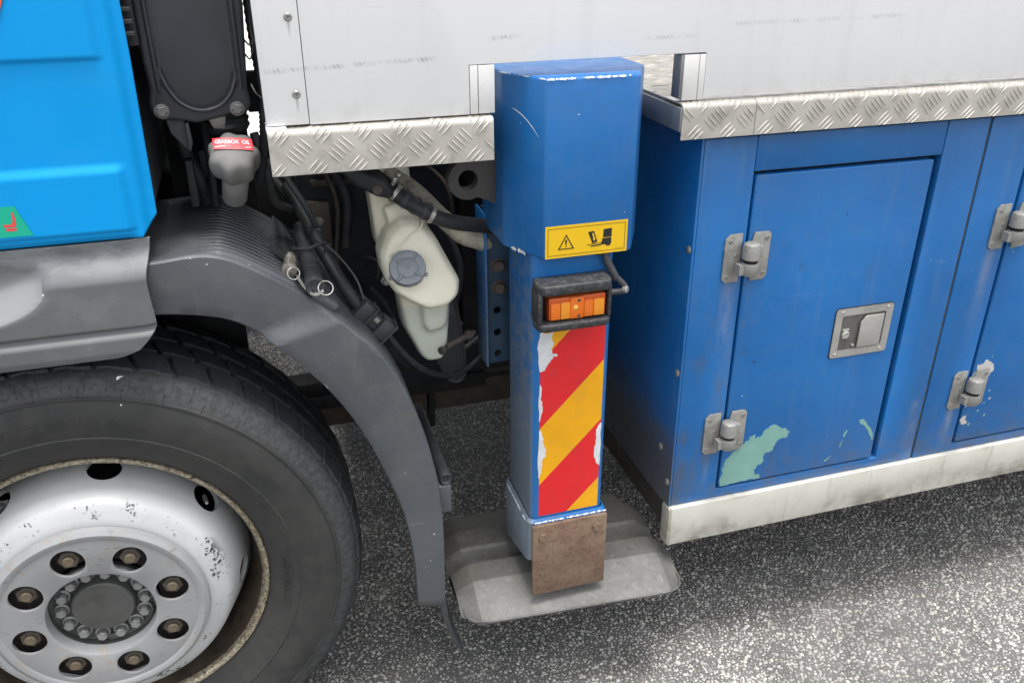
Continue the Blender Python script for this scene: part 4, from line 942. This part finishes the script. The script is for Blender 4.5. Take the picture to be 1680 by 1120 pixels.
dish = obj('wheel_disc', [WX @ v for v in V], F, 'rim', W, 40)
cut = []
for k in range(8):
    a = math.radians(80.5 + 45 * k); c = WC + Vector((math.cos(a) * .2515, .092, math.sin(a) * .2515)); d = Vector((math.cos(a) * .95, -.30, math.sin(a) * .95)); f = frame(c, d, (0, 1, 0))
    V, F = lathe_data([(.0270, -.06), (.0270, .06)], 28); V = [f @ Vector((v.x * 1.05, v.y * 1.12, v.z)) for v in V]; F.append(tuple(range(28))); F.append(tuple(28 + q for q in range(28))); cut.append((V, F))
booled(dish, cut); dish.data.polygons.foreach_set('use_smooth', [True] * len(dish.data.polygons)); dish.data.set_sharp_from_angle(angle=math.radians(40))
# nut guard ring
rprof = [(.0925, .010), (.0940, -.0125), (.0970, -.0145), (.158, -.0135), (.168, -.0125), (.1725, -.0155), (.180, -.0160), (.1875, -.0110), (.1900, -.001), (.186, .003), (.178, -.0060), (.160, -.0075), (.1035, -.0085), (.0985, .010)]
V, F = lathe_data([(r, -y) for r, y in rprof], 96); n = len(rprof); F += [((n - 1) * 96 + k, (n - 1) * 96 + (k + 1) % 96, (k + 1) % 96, k) for k in range(96)]
ring_ = obj('nut_guard_ring', [WX @ v for v in V], F, 'ring', W, 40); cut = []
NA = [math.radians(103.5 + 45 * k) for k in range(8)]
for a in NA:
    c = WC + Vector((math.cos(a) * .1315, 0, math.sin(a) * .1315)); f = frame(c, (0, -1, 0)); V, F = lathe_data([(.0288, -.02), (.0288, .03)], 32); F.append(tuple(range(32))); F.append(tuple(32 + q for q in range(32))); cut.append(([f @ v for v in V], F))
booled(ring_, cut); ring_.data.polygons.foreach_set('use_smooth', [True] * len(ring_.data.polygons)); ring_.data.set_sharp_from_angle(angle=math.radians(35))
wl('hub_face', [(.0985, .0265), (.175, .0265), (.180, .004)], 'hub_back', 64)
fn = None
for a in NA:
    c = WC + Vector((math.cos(a) * .1315, 0, math.sin(a) * .1315)); V1 = hexprism(.0205, -.026, .004, .16); V2 = lathe_data([(.0255, -.0265), (.0255, -.014), (.0200, -.011)], 24); V3 = lathe_data([(.0105, .002), (.0105, .009), (.0080, .0112), (.002, .0112)], 14)
    if fn is None:
        v, f = merge(V1, V2); fn = obj('wheel_nut', fronted(v), f, 'nut', W, 30, tuple(c)); f3 = V3[1] + [tuple(42 + k for k in range(14))]; fs = obj('stud', fronted(V3[0]), f3, 'nut_tip', W, 40, tuple(c))
    else: copy(fn, W, tuple(c), (0, random.uniform(0, 1), 0)); copy(fs, W, tuple(c))
wl('hub_flange', [(.0950, .004), (.0940, .0260), (.0875, .0285), (.058, .0285), (.0555, .0230), (.0545, .0100), (.0520, .0070), (.030, .0062), (.0005, .006)], 'hub', 64, 35)
bn = None
for k in range(14):
    a = math.radians(-90 + 360 / 14 * (k + .5)); c = WC + Vector((math.cos(a) * .0730, .0235, math.sin(a) * .0730))
    if bn is None:
        v, f = merge(hexprism(.0102, .002, .015, .2), lathe_data([(.0138, -.005), (.0138, .0024), (.0102, .0036)], 20)); bn = obj('hub_bolt', fronted(v), f, 'hub_bolt', W, 30, tuple(c))
    else: copy(bn, W, tuple(c), (0, random.uniform(0, 1), 0))
for k in range(6):
    a = math.radians(-90 + 60 * k); c = WC + Vector((math.cos(a) * .084, .0235, math.sin(a) * .084)); box('hub_lug', -.009, .009, -.006, .006, -.006, .007, 'hub', W, .002, 1, Matrix.Translation(c) @ Matrix.Rotation(PI / 2 - a, 4, 'Y'))
lathe('valve_stem', [(.004, 0), (.0045, .012), (.003, .03)], frame(WC + Vector((.2, .10, .145)), (.2, -1, .1)), 'steel', W, 12)
wl('brake_drum', [(.0, .10), (.205, .10), (.21, .12), (.21, .27), (.0, .27)], 'dark', 48)

# ------------------------------------------------------------------ behind the cab
AD = empty('air_intake_duct', T); dy = .100
out_ = [(-.150, 2.3), (-.150, 1.44), (-.1465, 1.405), (-.1520, 1.380), (-.1500, 1.362), (-.138, 1.353), (-.118, 1.3535), (-.085, 1.346), (-.052, 1.352), (-.030, 1.3575), (-.010, 1.3545), (.002, 1.368), (-.001, 1.395), (.003, 1.44), (.0095, 1.52), (.012, 2.3)]
prism('duct_body', out_, 'y', dy, dy + .26, 'duct', AD, .006, 3)
path = [(-.134, 2.28), (-.134, 1.47), (-.130, 1.436), (-.120, 1.402), (-.103, 1.378), (-.076, 1.3665), (-.047, 1.372), (-.026, 1.392), (-.014, 1.424), (-.008, 1.47), (.0, 2.28)]
tube('duct_bead', [(x, dy + .0005, z) for x, z in path], .0042, 'duct', AD, 8, 5)
prism('duct_cover', [(p.x, p.y) for p in crom([(-.128, 2.27, 0), (-.128, 1.47, 0), (-.1245, 1.438, 0), (-.115, 1.407, 0), (-.0985, 1.3845, 0), (-.076, 1.3745, 0), (-.0505, 1.379, 0), (-.0315, 1.397, 0), (-.020, 1.427, 0), (-.0145, 1.47, 0), (-.007, 2.27, 0)], 3)], 'y', dy - .0035, dy + .002, 'duct', AD, .0018, 2)
V, F = merge(hexprism(.0085, .0015, .0065, .3), lathe_data([(.0115, 0), (.0115, .0018), (.008, .0025)], 20)); db = obj('duct_bolt', fronted(V), F, 'duct_bolt', AD, 30, (-.135, dy - .0002, 1.3685)); copy(db, AD, (-.0205, dy - .0002, 1.366), (0, .3, 0))
prism('duct_bracket', [(-.134, 1.358), (-.106, 1.357), (-.1025, 1.330), (-.1000, 1.306), (-.1065, 1.302), (-.1150, 1.312), (-.1285, 1.330)], 'y', dy + .014, dy + .020, 'black_dusty', AD, .0015)
prism('bracket_flange', [(-.1030, 1.348), (-.0985, 1.348), (-.0965, 1.316), (-.1010, 1.303), (-.1045, 1.3035)], 'y', dy - .004, dy + .014, 'black', AD, .0012)
prism('duct_clip', [(-.070, 1.350), (-.040, 1.352), (-.044, 1.330), (-.062, 1.332)], 'y', dy + .02, dy + .03, 'screw', AD, .002)
lathe('duct_bellows', [(.034, 0), (.037, .004), (.034, .009), (.037, .014), (.034, .02), (.036, .026), (.030, .034)], frame((-.042, dy + .06, 1.352), (.1, -.1, -1)), 'rubber', AD, 32)
# gearbox oil filler
OF = empty('oil_filler', T); ax = Vector((.02, -.66, .75)).normalized(); oc = Vector((-.0365, .084, 1.286)); of = frame(oc, ax)
lob = lambda a, r, h: 1 + .07 * math.cos(7 * a + .3) * min(1, max(0, (r - .015) / .02))
lathe('filler_cap', [(.024, -.024), (.0315, -.023), (.0365, -.014), (.0390, .0), (.0395, .012), (.0380, .021), (.0340, .0270), (.0280, .0300), (.015, .0320), (.001, .0325)], of, 'oil_cap', OF, 98, 50, lob, (True, False))
tube('filler_neck', [oc - ax * .018, oc - ax * .032 + Vector((0, 0, -.002)), oc + Vector((-.004, .016, -.042)), oc + Vector((-.009, .040, -.072))], [.0255, .024, .0215, .0205], 'oil_cap', OF, 24, 5)
def cap_pt(u, v, lift=0):
    """u across, v up the label on the cap's crown"""
    r = math.hypot(u, v); h = .0325 - .10 * max(0, r - .014) - 7.0 * max(0, r - .024) ** 2
    return of @ Vector((u, v, h + lift))
nu, nv = 20, 6; V = []; F = []
for j in range(nv + 1):
    for i in range(nu + 1): V.append(cap_pt(-.0295 + .061 * i / nu, -.002 + .0225 * j / nv - .10 * (-.0295 + .061 * i / nu), .0016))
for j in range(nv):
    for i in range(nu): F.append((j * (nu + 1) + i, j * (nu + 1) + i + 1, (j + 1) * (nu + 1) + i + 1, (j + 1) * (nu + 1) + i))
obj('oil_label', V, F, 'label_red', OF, 60)
tv, tf = text_data('GEARBOX  OIL', .0105, 0., .022); wdt = max(v.x for v in tv); obj('label_text', [cap_pt(-.0265 + v.x / wdt * .0545, .0085 + v.y * 1.05 - .10 * (-.0265 + v.x / wdt * .0545), .0023) for v in tv], tf, 'label_white', OF)
for (u, wd) in ((-.027, .017), (.019, .010)): obj('label_text', [cap_pt(u + a * wd, .0015 + b * .0014 - .1 * u, .0023) for a, b in ((0, 0), (1, 0), (1, 1), (0, 1))], [(0, 1, 2, 3)], 'label_white', OF)
# ribbed conduit and wires beside the body front
pts = crom([(.022, .16, 1.75), (.020, .155, 1.60), (.019, .15, 1.50), (.022, .15, 1.42), (.0215, .15, 1.36), (.016, .16, 1.30), (.0, .20, 1.22)], 14); rr_ = [.0085 + .0007 * (1 if k % 2 else -1) for k in range(len(pts))]
V, F = tube_data(pts, rr_, 10); obj('ribbed_conduit', V, F, 'black', T, 60)
tube('wire', [(.004, .11, 1.47), (.012, .10, 1.462), (.018, .11, 1.468), (.016, .12, 1.485), (.020, .13, 1.52)], .0016, 'black', T, 6); tube('wire', [(.002, .12, 1.448), (.010, .11, 1.44), (.016, .12, 1.455), (.02, .14, 1.462)], .0014, 'black', T, 6)
box('loom_clip', -.004, .030, .17, .19, 1.345, 1.412, 'dark', T, .003)
tube('wire', [(.006, .12, 1.40), (.012, .12, 1.385), (.022, .14, 1.372)], .0012, 'steel', T, 6)

# --- washer bottle
WB = empty('washer_bottle', T)
def blob(name, prims, mat, par, vox=.004, sm=6, it=.6):
    V, F = merge(*prims); o = obj(name, V, F, mat, par); a = o.modifiers.new('r', 'REMESH'); a.mode = 'VOXEL'; a.voxel_size = vox; b = o.modifiers.new('m', 'SMOOTH'); b.factor = it; b.iterations = sm
    dg = bpy.context.evaluated_depsgraph_get(); me = bpy.data.meshes.new_from_object(o.evaluated_get(dg)); o.modifiers.clear(); o.data = me; me.polygons.foreach_set('use_smooth', [True] * len(me.polygons)); return o
def bx(c, s, rx=0, ry=0, rz=0):
    b = bmesh.new(); addbox(b, -.5, .5, -.5, .5, -.5, .5); b.verts.index_update(); mm = Matrix.Translation(c) @ Euler((rx, ry, rz)).to_matrix().to_4x4() @ Matrix.Diagonal((*s, 1)); V = [mm @ v.co for v in b.verts]; F = [tuple(v.index for v in f.verts) for f in b.faces]; b.free(); return V, F
def ell(c, s, n=14):
    V, F = [], []
    for i in range(1, n):
        for k in range(2 * n): a = PI * i / n; q = PI * k / n; V.append(Vector((c[0] + s[0] * math.sin(a) * math.cos(q), c[1] + s[1] * math.sin(a) * math.sin(q), c[2] + s[2] * math.cos(a))))
    m_ = 2 * n
    for i in range(n - 2):
        for k in range(m_): F.append((i * m_ + k, i * m_ + (k + 1) % m_, (i + 1) * m_ + (k + 1) % m_, (i + 1) * m_ + k))
    F.append(tuple(range(m_))); F.append(tuple((n - 2) * m_ + k for k in range(m_))); return V, F
def loft(out, yf, yb_, ins=.010):
    """outline in X-Z with a sloping front yf(z) and a back at yb_"""
    cx = sum(p[0] for p in out) / len(out); cz = sum(p[1] for p in out) / len(out); V = []; n = len(out)
    for (k, yy) in ((ins, None), (0, .018), (0, yb_), (ins, yb_ + .008)):
        for (x, z) in out:
            L = math.hypot(x - cx, z - cz); q = 1 - k / L; xx, zz = cx + (x - cx) * q, cz + (z - cz) * q; y = yf(zz) if yy is None else (yf(zz) + yy if yy < .05 else yy); V.append(Vector((xx, y, zz)))
    F = [tuple(range(n)), tuple(3 * n + i for i in range(n))]
    for a in range(3):
        for i in range(n): F.append((a * n + i, a * n + (i + 1) % n, (a + 1) * n + (i + 1) % n, (a + 1) * n + i))
    return V, F
head = [(.199, 1.062), (.203, 1.022), (.220, .993), (.250, .972), (.282, .956), (.322, .960), (.345, .978), (.351, 1.004), (.334, 1.040), (.313, 1.086), (.285, 1.119), (.248, 1.124), (.217, 1.100)]
blob('bottle_shell', [loft(head, lambda z: .112 + (z - .955) * .42, .235), bx((.243, .285, 1.135), (.085, .075, .170), 0, math.radians(-4)), bx((.272, .240, 1.085), (.070, .075, .12), math.radians(-20), math.radians(-16)),
                      loft([(.230, .99), (.238, .90), (.270, .826), (.285, .812), (.316, .813), (.329, .84), (.338, .93), (.338, .99)], lambda z: .178, .245, .008), loft([(.272, .97), (.274, .905), (.286, .888), (.318, .893), (.329, .91), (.334, .97)], lambda z: .160, .20, .006)], 'bottle', WB, .0038, 16)
cax = Vector((-.10, -.80, .62)).normalized(); cc = Vector((.2455, .132, 1.046)); cf = frame(cc, cax)
lathe('bottle_neck', [(.030, -.040), (.0305, -.006), (.033, -.002)], cf, 'bottle', WB, 32)
capb = lathe('bottle_cap', [(.0335, -.009), (.0350, -.006), (.0352, .006), (.0335, .0090), (.0300, .0098), (.0200, .0080), (.0190, .0098), (.0170, .0104), (.003, .0104), (.0022, .0092)], cf, 'bottle_cap', WB, 48, 40, lambda a, r, h: 1 + (.012 * (1 if int(a / (2 * PI) * 96) % 2 else -1) if r > .034 else 0), (True, True))
for k in range(4):
    a = math.radians(48 + 90 * k); box('cap_rib', .017, .0325, -.0024, .0024, .0075, .0124, 'bottle_cap', WB, .001, 1, cf @ Matrix.Rotation(a, 4, 'Z'))
for a in (200, 335): box('cap_lug', .0335, .0395, -.003, .003, -.008, .001, 'bottle_cap', WB, .001, 1, cf @ Matrix.Rotation(math.radians(a), 4, 'Z'))
tube('bottle_seam', [(.214, .152, 1.066), (.235, .150, 1.083), (.262, .168, 1.100), (.285, .176, 1.113), (.288, .182, 1.130)], .0014, 'bottle', WB, 6)
# mounting rod and bracket
tube('mount_rod', [(.322, .165, .853), (.378, .200, .856)], .0062, 'nut', T, 12, 0); lathe('rod_nut', [(.010, 0), (.010, .012), (.006, .013), (.006, .022)], frame((.372, .197, .856), (.85, .5, .05)), 'nut', T, 6)
lathe('rod_nut', [(.0085, 0), (.0085, .01)], frame((.305, .150, .853), (.8, .5, 0)), 'nut', T, 6)
prism('tank_bracket', [(.318, .86), (.318, .775), (.330, .745), (.343, .724), (.362, .716), (.375, .724), (.381, .745), (.379, .80), (.366, .90), (.352, .95), (.340, .95)], 'y', .262, .266, 'black_dusty', T, .001)
tube('bracket_flange', [(.352, .262, .95), (.366, .262, .90), (.380, .262, .80), (.382, .262, .745), (.376, .262, .722), (.362, .262, .714), (.343, .262, .722)], .0035, 'eye', T, 8)

# --- hoses and sleeves above the bottle
tube('coolant_hose', [(.08, .34, 1.235), (.150, .30, 1.222), (.205, .250, 1.197), (.245, .20, 1.172), (.300, .17, 1.137), (.350, .17, 1.115), (.45, .20, 1.085)], [.020, .020, .019, .0165, .0145, .0145, .0145], 'rubber', T, 20)
prism('hose_elbow', [(.135, 1.235), (.165, 1.238), (.222, 1.208), (.240, 1.185), (.232, 1.168), (.205, 1.176), (.165, 1.200)], 'y', .175, .225, 'rubber', T, .010, 3)
lathe('elbow_plug', [(.009, 0), (.009, .003), (.006, .004)], frame((.2055, .1755, 1.190), (0, -1, .2)), 'bolt_dark', T, 16)
def clamp(c, ax_, r): 
    f = frame(c, ax_); cl = lathe('hose_clamp', [(r, -.004), (r + .0012, -.004), (r + .0012, .004), (r, .004)], f, 'steel', T, 32, 35, None, (False, False)); return cl
dhv = Vector((.72, -.35, -.58)); clamp((.2435, .2015, 1.1725), dhv, .0185); clamp((.3040, .1695, 1.1350), Vector((.85, -.1, -.5)), .0155)
tube('clamp_strap', [(.236, .185, 1.196), (.240, .180, 1.206), (.246, .180, 1.214)], .0042, 'steel', T, 8); lathe('clamp_screw', [(.0055, 0), (.0055, .012), (.003, .013)], frame((.2435, .176, 1.214), (.2, -.8, .5)), 'steel', T, 10)
for k in range(3): lathe('hose_collar', [(.0150, 0), (.0172, .001), (.0176, .010), (.0155, .011)], frame(Vector((.256, .192, 1.165)) + Vector((.0165, -.0075, -.0105)) * k, (.78, -.35, -.5)), 'black_dusty', T, 24)
tube('dirty_sleeve', [(.235, .255, 1.205), (.290, .245, 1.160), (.335, .225, 1.110), (.375, .215, 1.075), (.415, .215, 1.055), (.46, .23, 1.02)], [.016, .017, .018, .0215, .020, .014], 'cream', T, 16)
# lifting eye and perforated channel beside the leg
bm = bmesh.new(); no = 40; ec = (.3625, 1.2135); ring = []
for y in (.108, .132):
    for R_ in (.0185, .0370):
        rw = []
        for k in range(no):
            a = 2 * PI * k / no; x, z = ec[0] + R_ * math.cos(a), ec[1] + R_ * math.sin(a)
            if R_ > .03 and x > ec[0] + .02: x = .42; z = ec[1] + max(-.06, min(.06, R_ * math.tan(max(-1.02, min(1.02, a if a < PI else a - 2 * PI)))))
            rw.append(bm.verts.new((x, y, z)))
        ring.append(rw)
for k in range(no):
    j = (k + 1) % no
    bm.faces.new((ring[0][k], ring[0][j], ring[1][j], ring[1][k])); bm.faces.new((ring[2][k], ring[2][j], ring[3][j], ring[3][k])); bm.faces.new((ring[0][k], ring[0][j], ring[2][j], ring[2][k])); bm.faces.new((ring[1][k], ring[1][j], ring[3][j], ring[3][k]))
from_bm('lifting_eye', bm, 'eye', T, 40)
CH = empty('perforated_channel', T); bm = bmesh.new()
o = box('channel_web', .4165, .470, .200, .206, .782, 1.12, 'blue_dirty', CH, .0015); cut = []
for z in (.905, .854, .804):
    f = frame((.4405, .203, z), (0, 1, 0)); V, F = lathe_data([(.0085, -.02), (.0085, .02)], 20); F.append(tuple(range(20))); F.append(tuple(20 + q for q in range(20))); cut.append(([f @ v for v in V], F))
booled(o, cut); box('channel_flange', .4125, .4162, .185, .26, .782, 1.12, 'blue', CH, .001); box('channel_back', .42, .52, .24, .25, .79, 1.12, 'dark', CH, .001)
V, F = merge(hexprism(.0130, .002, .012, .25), lathe_data([(.0155, 0), (.0155, .002), (.012, .003)], 20)); cbolt = obj('channel_bolt', fronted(V), F, 'bolt_dark', CH, 30, (.4425, .1998, 1.006)); copy(cbolt, CH, (.4435, .1998, .957), (0, .35, 0))

# --- cable loom and connectors along the back of the mudguard
LM = empty('cable_loom', T)
box('loom_bracket', -.150, .120, -.022, .022, -.0015, .0015, 'black_dusty', LM, .0008, 1, Matrix.Translation((.108, .135, 1.000)) @ Matrix.Rotation(math.radians(48), 4, 'Y'))
tube('cable', [(.050, .36, 1.16), (.066, .30, 1.135), (.086, .22, 1.100), (.108, .16, 1.055), (.130, .125, 1.015), (.145, .115, .99)], .0125, 'rubber', LM, 14)
tube('cable', [(.03, .40, 1.16), (.055, .33, 1.14), (.085, .25, 1.105), (.10, .2, 1.075)], .010, 'rubber', LM, 10); tube('cable', [(.085, .20, 1.10), (.115, .155, 1.085), (.145, .12, 1.045), (.156, .105, 1.005)], .0022, 'black_dusty', LM, 6)
cdir = Vector((.66, -.02, -.75)).normalized(); base = Vector((.150, .108, .985)); cfm = frame(base, cdir, (0, 1, 0))
for (a, b, hw, hh) in ((-.010, .016, .020, .0205), (.016, .042, .014, .014), (.042, .068, .021, .0195)): box('connector', -hw, hw, -hh, hh, a, b, 'black_dusty', LM, .003, 2, cfm)
for (a, hw) in ((.0155, .024), (.0665, .025)): box('connector_rim', -hw, hw, -.0235, .0235, a, a + .004, 'black_dusty', LM, .001, 1, cfm)
box('connector_tag', -.0165, -.0145, .002, .010, .026, .037, 'hinge', LM, .0004, 1, cfm)
tube('connector_wire', [(.172, .10, .995), (.182, .098, .985), (.185, .098, .968), (.181, .1, .962)], .0012, 'black_dusty', LM, 6)
tube('cable', [(.195, .11, .925), (.215, .115, .89), (.25, .13, .84), (.30, .17, .79), (.36, .21, .765), (.43, .25, .79), (.50, .3, .83)], .0065, 'rubber', LM, 10)
tube('cable', [(.185, .13, .93), (.205, .15, .87), (.235, .2, .81), (.29, .28, .75), (.36, .33, .735), (.46, .36, .78)], .0095, 'rubber', LM, 10)
box('cable_tie', -.0135, .0135, -.004, .004, -.0135, .0135, 'black', LM, .002, 1, Matrix.Translation((.086, .22, 1.10)))
tube('cable_tie', [(.04, .16, 1.098), (.066, .155, 1.097), (.095, .17, 1.10), (.11, .18, 1.09)], .003, 'black', LM, 8)
# odd fittings in the dark
for k, (pts_, r_2, mt_) in enumerate((([(-.13, .30, 1.34), (-.125, .28, 1.27), (-.11, .27, 1.22), (-.10, .30, 1.16)], .011, 'black_dusty'), ([(-.088, .28, 1.33), (-.083, .26, 1.26), (-.086, .27, 1.16)], .007, 'black'), ([(.0, .22, 1.30), (.012, .20, 1.24), (.02, .24, 1.17), (.05, .3, 1.13)], .008, 'black_dusty'),
        ([(.03, .26, 1.28), (.045, .22, 1.22), (.075, .21, 1.16), (.10, .25, 1.08)], .006, 'black_dusty'), ([(.06, .42, 1.22), (.12, .40, 1.20), (.17, .41, 1.12), (.16, .42, 1.0)], .009, 'black_dusty'), ([(.11, .44, 1.22), (.15, .43, 1.10), (.14, .43, .95), (.19, .42, .86)], .006, 'bolt_dark'),
        ([(.30, .40, 1.10), (.36, .36, 1.05), (.40, .36, .95), (.39, .38, .84)], .008, 'black_dusty'), ([(.33, .42, 1.18), (.385, .40, 1.12), (.40, .42, 1.0)], .005, 'bolt_dark'), ([(.20, .34, .93), (.225, .30, .90), (.25, .31, .84), (.31, .34, .79), (.40, .36, .81)], .007, 'black_dusty'))):
    tube('service_hose', pts_, r_2, mt_, T, 10)
box('relay_box', -.105, -.060, .31, .36, 1.205, 1.255, 'black_dusty', T, .004); box('pipe_bracket', -.125, -.112, .235, .27, 1.17, 1.255, 'black_dusty', T, .002); box('frame_bracket', .085, .135, .435, .458, .98, 1.10, 'bolt_dark', T, .003)
box('frame_bracket', .10, .26, .445, .459, 1.13, 1.145, 'bolt_dark', T, .002); lathe('frame_bolt', [(.010, 0), (.010, .008), (.005, .009)], frame((.11, .434, 1.06), (0, -1, 0)), 'screw', T, 6)
lathe('pipe_union', [(.010, 0), (.010, .01), (.007, .012), (.007, .02)], frame((.215, .24, .985), (.1, -1, .1)), 'steel', T, 6)
tube('brake_pipe', [(.17, .35, 1.0), (.18, .27, 1.03), (.205, .24, 1.025), (.20, .24, .99), (.185, .27, .98)], .004, 'rubber', T, 8)

# ------------------------------------------------------------------ frame, axle and far side: what closes the view underneath
box('chassis_rail', -1.9, 4.6, .78, .86, .82, 1.10, 'dark', T, .006); box('chassis_rail', .035, 4.6, 1.64, 1.72, .82, 1.10, 'dark', T, .006)
for x in (.30, 1.2, 2.2, 3.3): box('cross_member', x, x + .08, .861, 1.639, .86, 1.06, 'dark', T, .004)
box('subframe', .14, 4.5, .62, 1.88, 1.11, 1.295, 'dark', T, .01)
box('outrigger_beam', .43, .64, .16, 2.36, 1.12, 1.29, 'dark', T, .008)
box('drag_link', .06, .95, .895, .955, .268, .358, 'brown', T, .006); box('spring_hanger', .405, .425, .87, .93, .225, .40, 'dark', T, .004); box('spring_hanger', .30, .40, .86, .93, .29, .48, 'brown', T, .008)
box('leaf_spring', -1.1, .55, .72, .79, .43, .475, 'dark', T, .004); box('leaf_spring', -.95, .42, .72, .79, .476, .515, 'dark', T, .004)
box('axle_beam', -.45, -.32, .30, 2.2, .36, .48, 'dark', T, .02)
box('engine_block', -1.9, -.03, .60, 1.9, .80, .98, 'dark', T, .03); box('gearbox', .10, .62, .95, 1.55, .66, 1.08, 'dark', T, .04)
box('blue_tank', .075, .42, .46, .60, .614, 1.24, 'navy', T, .01); box('air_tank', .425, .80, .47, .60, .612, 1.11, 'dark', T, .02)
box('wheel_arch_liner', -1.0, -.07, .33, .36, .55, 1.14, 'dark', T, .004)
box('bulkhead_shroud', -.168, -.012, .42, .46, 1.0, 1.9, 'dark', T, .004)
box('far_cabinet', .95, 4.5, 1.93, 2.47, .46, 1.29, 'blue', T, .005); box('far_battery_box', .16, .50, 1.95, 2.45, .62, 1.25, 'dark', T, .01)
# far front wheel and mudguard, plain behind everything
V, F = lathe_data([(r, y) for r, y in [(.15, .05), (.30, .03), (.40, .0), (.47, .02), (.492, .05), (.492, .24), (.47, .27), (.3, .28), (.15, .25)]], 48); F.append(tuple(range(48))); F.append(tuple(8 * 48 + k for k in range(48)))
f = frame((-.385, 2.20, .492), (0, 1, 0)); obj('far_tyre', [f @ v for v in V], F, 'tyre', T, 40)
box('far_step', -1.4, -.20, 2.2, 2.45, .55, 1.18, 'step', T, .02)
for k, x in enumerate((2.9, 4.0)):
    pass
